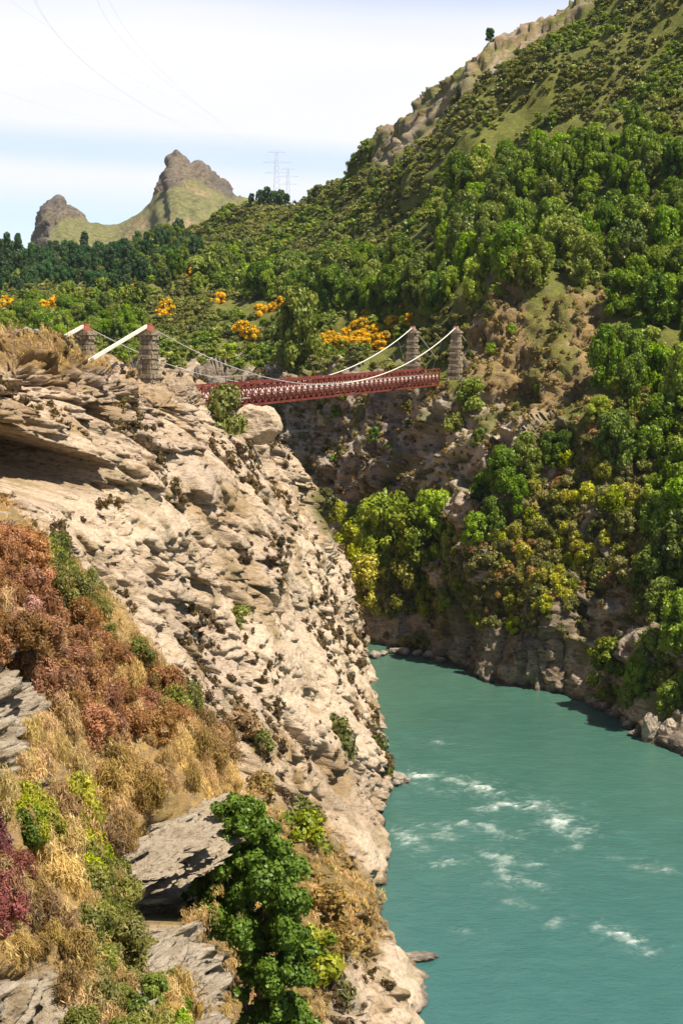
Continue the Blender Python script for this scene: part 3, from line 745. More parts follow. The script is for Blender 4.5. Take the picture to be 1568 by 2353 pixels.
rk = softpoly(kx, ky, [[(355,455),(375,340),(470,365),(560,452),(545,460),(500,432),(455,405),(430,412),(400,438),(360,452)], [(60,600),(70,450),(150,445),(215,505),(170,500),(130,500),(110,540),(95,600)]], wob, 6, 4)
f1, f2, cid = worley(K / np.array((22., 22., 30.)), 91)
K = K + KN * (fbm(K / 60, 3, 92) * 5 + rk * ((cid - .5) * 5 + fbm(K / 8, 3, 94) * 3) + fbm(K / 14, 3, 93) * 1.5)[..., None]
slip = softpoly(kx, ky, [[(355,530),(400,505),(450,505),(470,530),(440,560),(380,560)], [(420,420),(480,430),(500,450),(440,440)], [(270,545),(330,495),(350,515),(300,550)]], wob, 12, 6)
mK = np.stack((np.zeros_like(rk), np.clip(slip + .35 * sstep(0, .4, fbm(K / 40, 3, 95)), 0, 1) * (1 - rk), np.clip(1 - rk * 1.2, 0, 1) * (1 - slip)), -1)
tag(link('rocky_peaks', net_mesh('rocky_peaks', K, {'mask': mK}, M_PEAK)), kind='structure')

# --- the ground the whole landscape stands on
gm = MB(); gm.box((0, 2500, -8), (6000, 0, 0), (0, 6000, 0), (0, 0, .5))
tag(gm.build('ground', simple_mat('ground_soil', (0.13, 0.12, 0.06), 0.95, 0.1, 0.3, 0.02)), kind='structure')

# ------------------------------------------------------------------ river
def river():
    xs = np.arange(-60, 150, 0.45); ys = np.arange(20, 345, 0.45)
    X, Y = np.meshgrid(xs, ys); Z = np.zeros_like(X)
    W = np.stack((X, Y, Z), -1)
    W[..., 2] = fbm(W / np.array((5.0, 9.0, 1)), 3, 101) * .10 + ridged(W / np.array((1.6, 2.6, 1)), 3, 103) * .05
    wx, wy = proj(np.stack((X, Y, Z), -1))
    foam = np.zeros_like(X); env = np.zeros_like(X); rough = np.zeros_like(X)
    lines = [  # (picture polyline of a streak, half width in m, strength)
        ([(925,1783),(975,1780),(1030,1790),(1080,1805),(1125,1820)], 0.75, 1.0), ([(960,1800),(1010,1820),(1050,1815)], .5, .45),
        ([(1120,1860),(1150,1845),(1190,1855),(1245,1850),(1280,1875),(1300,1900),(1330,1910)], .8, .75), ([(1270,1890),(1290,1915),(1320,1925)], .6, .8), ([(1320,1915),(1325,1950)], .5, .6),
        ([(1058,1893),(1090,1890),(1125,1903),(1160,1920)], .6, .75), ([(920,1915),(945,1935),(965,1945)], .7, .6), ([(960,1895),(1020,1892),(1040,1930)], .5, .4), ([(990,1935),(1030,1915)], .9, .3),
        ([(1125,1965),(1160,1975),(1150,1995),(1150,2010),(1170,2020)], .55, .7), ([(1000,1990),(1030,1983)], .5, .5), ([(1200,2025),(1240,2035)], .5, .45), ([(1225,1985),(1250,2000)], .4, .5),
        ([(1260,2125),(1280,2115),(1270,2128)], .35, .45), ([(1370,2135),(1420,2150),(1480,2172)], .4, .95), ([(1470,2165),(1490,2190)], .3, .5), ([(1165,2070),(1210,2085)], .4, .3),
        ([(1400,1972),(1500,1975)], .4, .25), ([(1450,1990),(1530,2000)], .5, .3), ([(1000,1705),(1012,1708)], .6, .35), ([(1070,2140),(1076,2142)], .25, .5)]
    for pl, w, st in lines:
        q = [on_z(x, y)[:2] for x, y in pl]
        for a, b in zip(q[:-1], q[1:]):
            ab = b - a; t = np.clip(((X - a[0]) * ab[0] + (Y - a[1]) * ab[1]) / (ab @ ab), 0, 1)
            dd = np.hypot(X - a[0] - ab[0] * t, Y - a[1] - ab[1] * t)
            foam = np.maximum(foam, st * np.exp(-(dd / w / .95) ** 2)); rough = np.maximum(rough, st * .5 * np.exp(-(dd / w / 5) ** 2)); env = np.maximum(env, st * np.exp(-(dd / w / 1.7) ** 2))
    wq = W / np.array((1.5, 1.0, 1)); wq = wq + np.stack((fbm(W / 1.3, 2, 111), fbm(W / 1.3, 2, 112), np.zeros_like(X)), -1) * .6
    wisps = sstep(.30, .72, ridged(wq, 3, 109))
    foam = np.clip(foam * (.25 + .5 * fbm(W / .9, 3, 107)), 0, 1) + wisps * np.clip(env, 0, 1) * np.clip(.55 + 1.2 * fbm(W / 3.0, 2, 110), 0, 1)
    W[..., 2] += np.clip(foam, 0, 1) * .18
    shallow = np.exp(-((wx - 900) / 260) ** 2 - ((wy - 1540) / 120) ** 2)
    at = np.stack((np.clip(foam, 0, 1), rough, shallow), -1)
    s = NT('river_water')
    a = s.sep(s.attr('mask').outputs['Color'])
    big = s.noise(0.035, 4, 0.55, stretch=(1, .6, 1)); mid = s.noise(0.35, 5, 0.6, stretch=(.8, 1.6, 1))
    c = s.mix(s.ramp(big, [(0.35, 0.0), (0.65, 1.0)]), (0.040, 0.112, 0.084), (0.058, 0.138, 0.098))
    yy = s.n('SeparateXYZ'); s.l(s.pos(), yy.inputs[0])
    c = s.mix(s.ramp(s.math('ADD', s.math('MULTIPLY', yy.outputs['Y'], .01), s.math('MULTIPLY', big, .3)), [(0.95, .8), (1.0, .75)]) if False else s.math('MULTIPLY_ADD', yy.outputs['Y'], -.011, 2.0, clamp=True), c, (0.036, 0.122, 0.112))
    c = s.mix(s.math('MULTIPLY', a[2], .45), c, (0.085, 0.152, 0.098))
    c = s.mix(s.math('MULTIPLY', s.ramp(mid, [(0.45, 0.0), (0.75, 1.0)]), .35), c, (0.075, 0.172, 0.135))
    fn = s.noise(2.2, 6, 0.7)
    fo = s.math('MULTIPLY', a[0], s.ramp(fn, [(0.36, 0.25), (0.55, 1.0)]))
    st = s.noise(1.0, 6, 0.7, stretch=(.5, .5, 1), dist=1.5)
    wisp = s.math('MULTIPLY', a[1], s.ramp(st, [(0.52, 0.0), (0.70, 1.0)]))
    fo = s.math('ADD', fo, s.math('MULTIPLY', wisp, .6), clamp=True)
    c = s.mix(fo, c, (0.66, 0.70, 0.62))
    h = s.math('ADD', s.noise(0.9, 5, 0.65, stretch=(.9, 1.5, 1)), s.math('MULTIPLY', s.noise(4.5, 4, 0.6), .35))
    nb = s.bump(h, 0.55, 0.22)
    rg = s.mix(fo, 0.18, 0.8)
    s.pbr(c, s.sep(rg)[0], 0.45, nb)
    tag(link('river', net_mesh('river', W, {'mask': at}, s.m)), kind='structure')
river()

# ------------------------------------------------------------------ the suspension bridge
M_RED = simple_mat('red_paint', (0.19, 0.042, 0.030), 0.8, 0.15, 0.4, 1.5)
M_REDTOP = simple_mat('red_oxide', (0.36, 0.11, 0.07), 0.6, 0.3, 0.2, 1.0)
M_PINK = simple_mat('faded_red', (0.40, 0.24, 0.19), .8, .1, .2)
M_CREAM = simple_mat('cream_paint', (0.72, 0.68, 0.56), 0.55, 0.3, 0.12, 1.2)
M_CABLE = simple_mat('galvanised_cable', (0.46, 0.44, 0.42), 0.6, 0.4, 0.2, 0.8)
M_DARKCABLE = simple_mat('weathered_cable', (0.24, 0.22, 0.20), 0.7, 0.3, 0.3, 0.8)
M_TIMBER = simple_mat('deck_timber', (0.34, 0.27, 0.20), 0.9, 0.1, 0.3, 2.0)
M_SUNLIT_BAND = simple_mat('sunlit_band_pale', (0.80, 0.68, 0.60), 0.8, 0.2, 0.25, 1.0)  # pale colour stands in for sunlight glimpsed between the lattice bars
M_STONE = rock_material('tower_masonry', warm=(0.40, 0.30, 0.19), pale=(0.58, 0.47, 0.33), dark=(0.16, 0.115, 0.075), grey=(0.42, 0.33, 0.22), tilt=0.0, k=1.8)

def tower_top(px, Y): return PZ(px, CAM_Z + 0.6, Y)
TR1, TR2 = tower_top(340, 152), tower_top(1047, 246)
U = (TR2 - TR1); SPAN = np.linalg.norm(U); U = U / SPAN
VV = np.array((U[1], -U[0], 0.0))                        # to the right of the bridge
TL1, TL2 = TR1 - VV * 7.9, TR2 - VV * 7.9
MID = (TR1 + TL1) / 2
UP = np.array((0, 0, 1.0))
bridge = empty('suspension_bridge', tuple(MID))
bridge['label'] = 'red lattice suspension bridge on stone towers crossing the gorge'; bridge['category'] = 'bridge'
def bp(m): return m
def bpart(mb, name, mat, parent=None, smooth=False):
    """build in world coordinates, then hand the mesh to the bridge"""
    org = np.array(MID)
    mb.v = [v - org for v in mb.v]
    return mb.build(name, mat, parent if parent is not None else bridge, smooth)
def tower(top, z0, name):
    rs = np.random.RandomState(int(abs(top[0] * 10))); m = MB()
    H_ = (top[2] - 1.15) - z0; n = int(round(H_ / 0.52)); ch = H_ / n
    for k in range(n):
        t = (k + .5) / n; half = 1.15 - 0.50 * t ** 0.8
        jut = 0.15 * rs.uniform(0.4, 1.5) if k % 2 else -0.06 + .04 * rs.rand()
        zc = z0 + ch * (k + .5); hz = ch * .5 * .88
        c0 = np.array((top[0] + rs.uniform(-.04, .04), top[1] + rs.uniform(-.04, .04), zc))
        # a ring of blocks: rough ashlar of slightly different size
        m.box(c0, U * (half - .08), VV * (half - .08), UP * ch * .5)
        nb = 3
        for side in (-1, 1):
            for b in range(nb):
                w = 2 * half / nb; o = -half + w * (b + .5) + rs.uniform(-.03, .03); j = jut + rs.uniform(-.05, .06)
                m.box(c0 + U * side * (half - .1 + j / 2) + VV * o, U * (.16 + j / 2), VV * (w / 2 - .03), UP * hz)
                m.box(c0 + VV * side * (half - .1 + j / 2) + U * o, VV * (.16 + j / 2), U * (w / 2 - .03), UP * hz)
    body = bpart(m, 'tower', M_STONE)
    cp = MB(); zt = z0 + H_
    cp.box((top[0], top[1], zt + .16), U * .98, VV * .98, UP * .15); cp.box((top[0], top[1], zt + .38), U * .78, VV * .78, UP * .08)
    bpart(cp, 'cap_stone', M_STONE, body)
    sd_ = MB(); sd_.box((top[0], top[1], zt + .78), U * .50, VV * .42, UP * .30, top=.75); sd_.box((top[0], top[1], zt + 1.12), U * .3, VV * .34, UP * .10)
    for s_ in (-1, 1): sd_.bar((top[0] - U[0] * .9 , top[1] - U[1] * .9, zt + .62) + VV * .36 * s_, (top[0] + U[0] * .9, top[1] + U[1] * .9, zt + .62) + VV * .36 * s_, .08, .18)
    bpart(sd_, 'saddle', M_REDTOP if top[1] < 200 else M_PINK, body)
ZD = CAM_Z - 9.5                                        # underside of the girders
tower(TR1, ZD - 1.2, 'a'); tower(TL1, ZD - 1.2, 'b'); tower(TR2, ZD + .6, 'c'); tower(TL2, ZD + .6, 'd')

# girders: along the bridge axis
s0 = 3.0; s1 = SPAN - 1.6
def at_s(s, off, zz): 
    p = TR1 + U * s - VV * off; return np.array((p[0], p[1], zz))
GH = 2.95; OFF_R, OFF_L = 2.45, 5.45
np_ = 52; pl = (s1 - s0) / np_
for off, nm in ((OFF_R, 'r'), (OFF_L, 'l')):
    m = MB()
    for zz, hh, ww in ((ZD + .12, .24, .20), (ZD + GH - .10, .20, .24), (ZD + GH * .5, .12, .10)):
        m.bar(at_s(s0, off, zz), at_s(s1, off, zz), ww, hh)
    for i in range(np_ + 1):
        a = at_s(s0 + pl * i, off, ZD + .2); b = at_s(s0 + pl * i, off, ZD + GH - .15); m.bar(a, b, .15, .15, up=tuple(U))
    for i in range(np_):
        for half in (0, 1):
            za, zb = (ZD + .22, ZD + GH * .5) if half == 0 else (ZD + GH * .5, ZD + GH - .2)
            for sgn, dv in ((0, .05), (1, -.05)):
                a = at_s(s0 + pl * (i + sgn), off + dv, za); b = at_s(s0 + pl * (i + 1 - sgn), off + dv, zb); m.bar(a, b, .15, .06, up=tuple(VV))
    bpart(m, 'lattice_girder', M_RED)
m = MB()
for k in range(int((s1 - s0) / .26)):
    a = at_s(s0 + .13 + k * .26, OFF_R + .2, ZD + 1.18); b = at_s(s0 + .13 + k * .26, OFF_L - .2, ZD + 1.18); m.bar(a, b, .24, .07)
for k in range(np_ + 1): m.bar(at_s(s0 + pl * k, OFF_R + .12, ZD + .98), at_s(s0 + pl * k, OFF_L - .12, ZD + .98), .16, .28)
bpart(m, 'deck', M_TIMBER)
for off in (OFF_R + .28, OFF_L - .28):
    m = MB(); m.bar(at_s(s0, off, ZD + 1.55), at_s(s1, off, ZD + 1.55), .12, .66); bpart(m, 'sunlit_band', M_SUNLIT_BAND)  # added pale strip, painted as the sunlit pieces behind the girder
for s_e in (s0 - .1, s1 + .1):
    for off in (OFF_R, OFF_L): m = MB(); m.bar(at_s(s_e, off, ZD), at_s(s_e, off, ZD + GH), .22, .22, up=tuple(U)); bpart(m, 'end_post', M_RED)
# cables
def cable_pts(A, Bp, sag, n=40):
    t = np.linspace(0, 1, n)[:, None]; p = A + (Bp - A) * t; p[:, 2] -= (4 * sag * t * (1 - t))[:, 0]; return p
SAG = 7.9
for A, Bp, off in ((TR1, TR2, 0), (TL1, TL2, 0)):
    a = A - UP * .15; b = Bp - UP * .15
    c = cable_pts(a, b, SAG, 48)
    k = 24
    m = MB(); m.tube(c[:k + 1], .055, 6); bpart(m, 'cable', M_DARKCABLE if False else M_CABLE, smooth=True)
    m = MB(); m.tube(c[k:], .09, 6); bpart(m, 'cable', M_CREAM, smooth=True)
    side = 1 if A is TR1 else -1
    for i in range(3, np_ - 2, 2):
        s = s0 + pl * i; t = s / SPAN; q = a + (b - a) * t; q[2] -= 4 * SAG * t * (1 - t)
        e = at_s(s, OFF_R - .12 if side > 0 else OFF_L + .12, ZD + 1.0)
        m = MB(); m.bar(q, e, .022, .022); bpart(m, 'hanger', M_CABLE)
# backstays: boxed in cream timber on the near side
for A in (TR1, TL1):
    m = MB(); m.bar(A - UP * .2 - U * .3, A - U * 15 - UP * (15 * .315), .26, .32); bpart(m, 'backstay', M_CREAM)
for Bp in (TR2, TL2):
    m = MB(); m.bar(Bp - UP * .2 + U * .3, Bp + U * 12 - UP * 5.5, .1, .1); bpart(m, 'backstay', M_CABLE)

# jump platform with its light canopy
plat = empty('jump_platform', tuple(at_s(24, 4, ZD + GH))); tag(plat, 'small jumping platform with a thin canopy beside the bridge rail', 'platform')
def ppart(mb, name, mat): mb.v = [v - at_s(24, 4, ZD + GH) for v in mb.v]; return mb.build(name, mat, plat)
m = MB()
m.box(at_s(24, 1.75, ZD + 1.15), U * 2.2, VV * .62, UP * .06); ppart(m, 'platform_floor', M_TIMBER)
m = MB()
for ds in (-2.1, 0, 2.1):
    m.bar(at_s(24 + ds, 1.2, ZD + 1.1), at_s(24 + ds, 1.2, ZD + GH + .35), .07, .07, up=tuple(U)); m.bar(at_s(24 + ds, 2.32, ZD + 1.1), at_s(24 + ds, 2.32, ZD + GH + .9), .07, .07, up=tuple(U))
m.bar(at_s(21.9, 1.2, ZD + GH - .1), at_s(26.1, 1.2, ZD + GH - .1), .06, .06); ppart(m, 'railing', M_RED)
m = MB(); m.bar(at_s(17.5, 2.3, ZD + GH + .95), at_s(30, 2.3, ZD + GH + .95), .5, .10); ppart(m, 'canopy_beam', simple_mat('grey_beam', (0.30, 0.24, 0.2), .8))

# people on the bridge: one continuous figure each, grown from a skeleton
M_SKIN = simple_mat('skin', (0.48, 0.28, 0.19), .6, .3, .05); M_SHIRT = simple_mat('white_shirt', (0.80, 0.78, 0.74), .8, .1, .05)
M_TROUSER = simple_mat('dark_trousers', (0.05, 0.05, 0.07), .8, .1, .1); M_HAIR = simple_mat('dark_hair', (0.04, 0.025, 0.015), .7, .2, .1)
def person(p, rz, label, arm=0.0):
    J = {'pelvis': (0, 0, .95), 'waist': (0, 0, 1.1), 'chest': (0, 0, 1.32), 'neck': (0, .0, 1.48), 'head': (0, .02, 1.62), 'crown': (0, .02, 1.72),
         'sl': (-.17, 0, 1.40), 'el': (-.26, .05 + arm * .1, 1.14 + arm * .1), 'wl': (-.24, .22 + arm * .1, .98 + arm * .3), 'hl': (-.23, .30 + arm * .1, .96 + arm * .35),
         'sr': (.17, 0, 1.40), 'er': (.26, .06, 1.13), 'wr': (.22, .24, 1.04), 'hr': (.20, .32, 1.06),
         'kl': (-.11, .03, .50), 'al': (-.12, -.02, .09), 'tl': (-.13, .15, .04), 'kr': (.11, .0, .50), 'ar': (.13, -.04, .09), 'tr': (.14, .13, .04)}
    rad = {'pelvis': .15, 'waist': .135, 'chest': .16, 'neck': .06, 'head': .10, 'crown': .075, 'sl': .07, 'el': .045, 'wl': .032, 'hl': .038, 'sr': .07, 'er': .045, 'wr': .032, 'hr': .038,
           'kl': .065, 'al': .042, 'tl': .038, 'kr': .065, 'ar': .042, 'tr': .038}
    E = [('pelvis', 'waist'), ('waist', 'chest'), ('chest', 'neck'), ('neck', 'head'), ('head', 'crown'), ('chest', 'sl'), ('sl', 'el'), ('el', 'wl'), ('wl', 'hl'), ('chest', 'sr'), ('sr', 'er'), ('er', 'wr'), ('wr', 'hr'),
         ('pelvis', 'kl'), ('kl', 'al'), ('al', 'tl'), ('pelvis', 'kr'), ('kr', 'ar'), ('ar', 'tr')]
    ks = list(J); me = bpy.data.meshes.new('person')
    me.from_pydata([J[k] for k in ks], [(ks.index(a), ks.index(b)) for a, b in E], [])
    o = bpy.data.objects.new('person', me); COL.objects.link(o)
    md = o.modifiers.new('skin', 'SKIN'); o.modifiers.new('sub', 'SUBSURF').levels = 1; o.modifiers['sub'].render_levels = 1
    if not me.skin_vertices: me.skin_vertices.new()
    for i, k in enumerate(ks):
        me.skin_vertices[0].data[i].radius = (rad[k], rad[k] * .85)
    me.skin_vertices[0].data[0].use_root = True
    dg = bpy.context.evaluated_depsgraph_get(); dg.update()
    new = bpy.data.meshes.new_from_object(o.evaluated_get(dg)); new.name = 'person'
    o.modifiers.clear(); o.data = new
    for mt in (M_SKIN, M_SHIRT, M_TROUSER): new.materials.append(mt)
    for f in new.polygons:
        c = f.center; f.use_smooth = True
        f.material_index = 2 if c.z < .98 else (1 if c.z < 1.46 and not (abs(c.x) > .19 and c.y > .15) else 0)
    h = MB(); h.tube([(0, -.02, 1.60), (0, 0, 1.70), (0, .01, 1.76)], [.10, .105, .05], 8); hair = h.build('hair', M_HAIR, o, True)
    o.location = tuple(p); o.rotation_euler = (0, 0, rz); tag(o, label, 'person'); return o
zf = ZD + 1.22
person(at_s(20.5, 3.4, zf), 2.6, 'person in a white shirt on the bridge, left of the three by the jump platform')
person(at_s(23.4, 3.1, zf), 2.2, 'person in a white shirt and dark trousers standing between two others on the bridge', .6)
person(at_s(25.4, 3.2, zf), 3.0, 'person in a white shirt on the bridge, right of the three by the jump platform')

# ------------------------------------------------------------------ ground lookup
HF = H.reshape(-1, 3); HPX, HPY = proj(HF); HIDX = np.where(HF[:, 1] < 900)[0]
def near(px, py, F_=HF, X_=HPX, Y_=HPY, idx=HIDX):
    k = idx[np.argmin((X_[idx] - px) ** 2 + (Y_[idx] - py) ** 2)]
    return F_[k].copy()
LF = L_.reshape(-1, 3); LPX, LPY = proj(LF); LIDX = np.where((LF[:, 2] > 0))[0]
FF = F.reshape(-1, 3); FPXs, FPYs = proj(FF); FIDX = np.arange(len(FF))
PF = PROM.reshape(-1, 3); PPX, PPY = proj(PF); PIDX = np.arange(len(PF))
def nearL(px, py, Ymin=0, Ymax=999):
    i = LIDX[(LF[LIDX, 1] > Ymin) & (LF[LIDX, 1] < Ymax)]; return near(px, py, LF, LPX, LPY, i)
def nearF(px, py): return near(px, py, FF, FPXs, FPYs, FIDX)
def nearP(px, py): return near(px, py, PF, PPX, PPY, PIDX)

def scatter(G, density, seed, keep, rmin, jitter=1.0):
    """points on a net: density per m2 (plan or slope area), thinned to a least spacing"""
    rs = np.random.RandomState(seed)
    a = G[:-1, :-1]; b = G[1:, :-1]; c = G[:-1, 1:]
    area = np.linalg.norm(np.cross(b - a, c - a), axis=-1)
    w = area * density; tot = w.sum(); n = int(tot)
    k = rs.choice(w.size, n, p=(w / tot).ravel()); i, j = np.unravel_index(k, w.shape)
    u, v = rs.rand(n, 1), rs.rand(n, 1)
    p = a[i, j] + (b[i, j] - a[i, j]) * u + (c[i, j] - a[i, j]) * v
    x, y = proj(p); m = keep(x, y, p); p, x, y = p[m], x[m], y[m]
    out = []; grid = {}
    for q, X_, Y_ in zip(p, x, y):
        key = (int(q[0] // rmin), int(q[1] // rmin), int(q[2] // rmin)); ok = True
        for dx in (-1, 0, 1):
            for dy in (-1, 0, 1):
                for dz in (-1, 0, 1):
                    for o in grid.get((key[0] + dx, key[1] + dy, key[2] + dz), ()):
                        if (o[0] - q[0]) ** 2 + (o[1] - q[1]) ** 2 + (o[2] - q[2]) ** 2 < rmin * rmin: ok = False; break
                    if not ok: break
                if not ok: break
            if not ok: break
        if ok: grid.setdefault(key, []).append(q); out.append((q, X_, Y_))
    return out
def inp(x, y, polys):
    x = np.asarray(x); y = np.asarray(y); m = np.zeros(x.shape, bool)
    for q in polys: m |= inpoly(x, y, q)
    return m

# ------------------------------------------------------------------ plant kinds
K_TREE = TreeKind('broadleaf_tree', 'tree', 'green', 3, 11.0, 8.5, lobes=60, leaves=5200, leaf=.32, lobe=.22, base=.10, upright=.45, aspect=1.9)
K_BRIGHT = TreeKind('leafy_tree', 'tree', 'bright', 3, 9.0, 8.0, lobes=56, leaves=5000, leaf=.30, lobe=.22, base=.06, upright=.35, aspect=1.8)
K_LIME = TreeKind('yellow_green_tree', 'tree', 'lime', 2, 8.0, 7.5, lobes=50, leaves=4600, leaf=.29, lobe=.22, base=.05, upright=.15, aspect=1.6)
K_DEEP = TreeKind('dark_tree', 'tree', 'deep', 2, 12.0, 8.5, lobes=56, leaves=4200, leaf=.38, lobe=.22, base=.06, upright=.5, aspect=1.9)
K_CONE = TreeKind('conifer', 'tree', 'deep', 2, 20.0, 7.0, lobes=44, leaves=2200, leaf=.7, lobe=.26, base=.04, cone=.85, upright=.3, aspect=1.8, trunk=.018)
K_BUSH = BushKind('green_bush', 'bush', 'green', 3, 3.4, 4.2, lobes=16, leaves=1200, leaf=.26, lobe=.36, base=.05, upright=.15)
K_OBUSH = BushKind('olive_bush', 'bush', 'olive', 3, 2.6, 3.8, lobes=14, leaves=1100, leaf=.22, lobe=.38, base=.05)
K_BBUSH = BushKind('brown_bush', 'bush', 'brown', 2, 2.2, 3.6, lobes=14, leaves=1000, leaf=.20, lobe=.38, base=.05)
K_YBUSH = BushKind('yellow_green_bush', 'bush', 'lime', 2, 2.8, 3.8, lobes=14, leaves=1100, leaf=.24, lobe=.38, base=.05, upright=.1)
K_GORSE = BushKind('gorse_bush', 'bush', 'gorse', 3, 3.0, 3.8, lobes=20, leaves=1500, leaf=.22, lobe=.30, base=.05)
K_HSHRUB = BushKind('hill_shrub', 'shrub', 'olive', 3, 2.3, 3.4, lobes=12, leaves=620, leaf=.25, lobe=.40, base=.05, flat=.8)

# ------------------------------------------------------------------ trees and bushes on the far bank
OUTC = [[(1060,905),(1075,760),(1125,655),(1180,622),(1205,712),(1300,668),(1430,635),(1420,770),(1350,860),(1350,940),(1180,1010),(1050,1120)]]
SLOPE = [[(950,890),(1100,870),(1350,900),(1340,990),(1190,1000),(1060,1100),(1000,1180),(740,1130),(640,900)]]
T1 = [[(1000,730),(985,650),(1010,520),(1080,430),(1200,405),(1320,350),(1568,300),(1900,240),(2400,300),(2400,1500),(1568,1500),(1490,1460),(1475,1150),(1350,1010),(1360,900),(1420,780),(1435,640),(1300,665),(1200,700),(1130,640),(1060,720)]]
T2 = [[(430,650),(470,600),(600,580),(700,640),(850,620),(1000,660),(1000,730),(960,745),(880,720),(780,712),(640,695),(440,668)]]
T3 = [[(-400,545),(430,545),(455,600),(440,680),(300,690),(-400,720)]]
T4 = [[(-400,700),(240,680),(320,700),(320,790),(-400,800)]]
GULLY = [[(1050,1180),(1080,1060),(1190,1010),(1340,1000),(1330,1060),(1230,1120),(1130,1200)]]
GOR = [[(-30,665),(50,665),(50,735),(-30,735)], [(95,680),(140,680),(140,745),(95,745)], [(175,645),(222,645),(222,720),(175,720)], [(325,630),(390,630),(390,690),(325,690)], [(420,590),(452,590),(452,660),(420,660)], [(360,695),(400,695),(400,745),(360,745)], [(255,640),(310,640),(310,700),(255,700)]]
tree_pts = scatter(H, 0.09, 21, lambda x, y, p: (x > -330) & ~inp(x, y, GOR) & (x < 2000) & (y > -150) & inp(x, y, T1 + T2 + T4) & (p[:, 1] < 600), 4.3)
wood_pts = scatter(H, 0.03, 22, lambda x, y, p: (x > -330) & (x < 700) & inp(x, y, T3) & (p[:, 1] < 900), 8.0)
R = RNG
zones = {'t1': [], 't2': [], 't4': [], 't3': [(q, x, y) for q, x, y in wood_pts if not inp(x, y, T4)]}
for q, X_, Y_ in tree_pts:
    k = 't1' if inp(X_, Y_, T1) else 't2' if inp(X_, Y_, T2) else 't4'; zones[k].append((q, X_, Y_))
for v in zones.values(): v.sort(key=lambda t: (t[1] < -20 or t[1] > 1600, t[0][1]))
print('trees', {k: len(v) for k, v in zones.items()})
rest = {'wood': [], 'woodg': []}
for t, v in zones.items():
    for n_, (q, X_, Y_) in enumerate(v):
        q = q - (0, 0, .6)
        if n_ >= (250, 70, 60, 130)[('t1', 't2', 't4', 't3').index(t)]:
            rest['wood' if t == 't3' else 'woodg'].append((q, R.uniform(.6, 1.1) * (.8 if t == 't3' else .72))); continue
        if t == 't1':
            if Y_ > 1000: (K_BRIGHT if R.random() < .5 else K_TREE).place(q, R.uniform(.6, .9), label='green tree in the thicket at the right edge, above the shaded bank', group='trees in the thicket at the right edge')
            elif R.random() < .5: K_BRIGHT.place(q, R.uniform(.45, .95), sz=R.uniform(.8, 1.3), label='bright green leafy tree of the wood on the steep slope above the far towers', group='trees of the wood on the right slope')
            else: K_TREE.place(q, R.uniform(.45, .95), sz=R.uniform(.8, 1.3), label='deep green tree of the wood on the steep slope above the far towers', group='trees of the wood on the right slope')
        elif t == 't2': K_TREE.place(q, R.uniform(.65, .95), label='green tree in the band behind the gorse and the grassy bank', group='trees in the band behind the gorse')
        elif t == 't3': (K_DEEP if X_ < 300 or R.random() < .4 else K_TREE).place(q, R.uniform(.55, .85), label='dark tree of the distant wood below the rocky peaks', group='trees of the distant wood')
        else: (K_TREE if R.random() < .5 else K_BRIGHT).place(q, R.uniform(.45, .75), label='green tree behind the near stone towers, among yellow gorse', group='trees behind the near towers')
WPRO = [foliage(560 + k, 8.0, 10.0, lobes=26, leaves=900, leaf=.6, lobe=.28, base=.05, upright=.4, aspect=1.7) for k in range(4)]
mass('distant_wood', WPRO, 'wood', [a for a, b in rest['wood']], [b for a, b in rest['wood']], 'bluish dark distant wood below the rocky peaks', cat='wood')
mass('hillside_wood', WPRO, 'woodg', [a for a, b in rest['woodg']], [b for a, b in rest['woodg']], 'green wood covering the upper part of the right slope', cat='wood')
# single trees that stand out
def tree_at(kind, bx, by, hpx, label, group=None, src=near, sz=1.0, **kw):
    p = src(bx, by, **kw); h = hpx / FPX * p[1]; s = h / kind.h / sz
    return kind.place(p - (0, 0, .4), s, label=label, group=group, sz=sz)
tree_at(K_BRIGHT, 690, 850, 185, 'tall bright green tree standing alone behind the middle of the bridge', sz=1.35)
tree_at(K_TREE, 655, 840, 110, 'shorter dark tree at the left foot of the tall one behind the bridge')
tree_at(K_DEEP, 1127, 92, 30, 'lone dark tree standing on the skyline of the hill', sz=.9)
for k, (x, h) in enumerate(((578, 26), (598, 34), (612, 40), (628, 32), (645, 34), (658, 26))):
    pp = P(x, 466, 640); K_DEEP.place(pp - (0, 0, 1), h / FPX * 640 / 12.0, label='small dark pine in the row on the ridge under the power pylons', group='pines in a row on the ridge')
for x, b, h in ((20, 640, 105), (45, 625, 90), (165, 640, 85), (196, 640, 108), (0, 650, 100), (-40, 640, 95), (-90, 640, 110), (215, 640, 60), (70, 640, 70), (178, 650, 70), (8, 620, 70), (370, 600, 60), (350, 600, 50)):
    p = near(x, b); K_CONE.place(p, h / FPX * p[1] / 20.0, label='tall pointed dark conifer of the stand at the left, below the smaller peak', group='conifers at the left')
for x, b, h, kk in ((820, 1340, 150, K_LIME), (880, 1300, 170, K_BRIGHT), (960, 1330, 170, K_LIME), (1000, 1280, 150, K_BRIGHT), (850, 1400, 130, K_LIME), (930, 1410, 140, K_LIME), (1000, 1400, 110, K_LIME), (810, 1250, 90, K_BRIGHT), (930, 1240, 90, K_BRIGHT), (1045, 1290, 90, K_TREE), (785, 1420, 140, K_LIME)):
    tree_at(kk, x, b, h, 'yellow-green tree of the clump at the bend of the river, beside the pale cliff', 'trees of the clump at the river bend')
for x, b, h in ((1100, 1180, 100), (1150, 1130, 110), (1210, 1100, 110), (1130, 1240, 100), (1090, 1260, 90), (1260, 1070, 80), (1190, 1180, 90), (1300, 1050, 70)):
    tree_at(K_TREE, x, b, h, 'deep green tree of the group in the gully beneath the pale scree band', 'trees in the gully')
K_LIME.place(P(1412, 1598, 187), 1.1, label='bright yellow-green tree leaning over the dark bank, left of its neighbour', sz=.85)
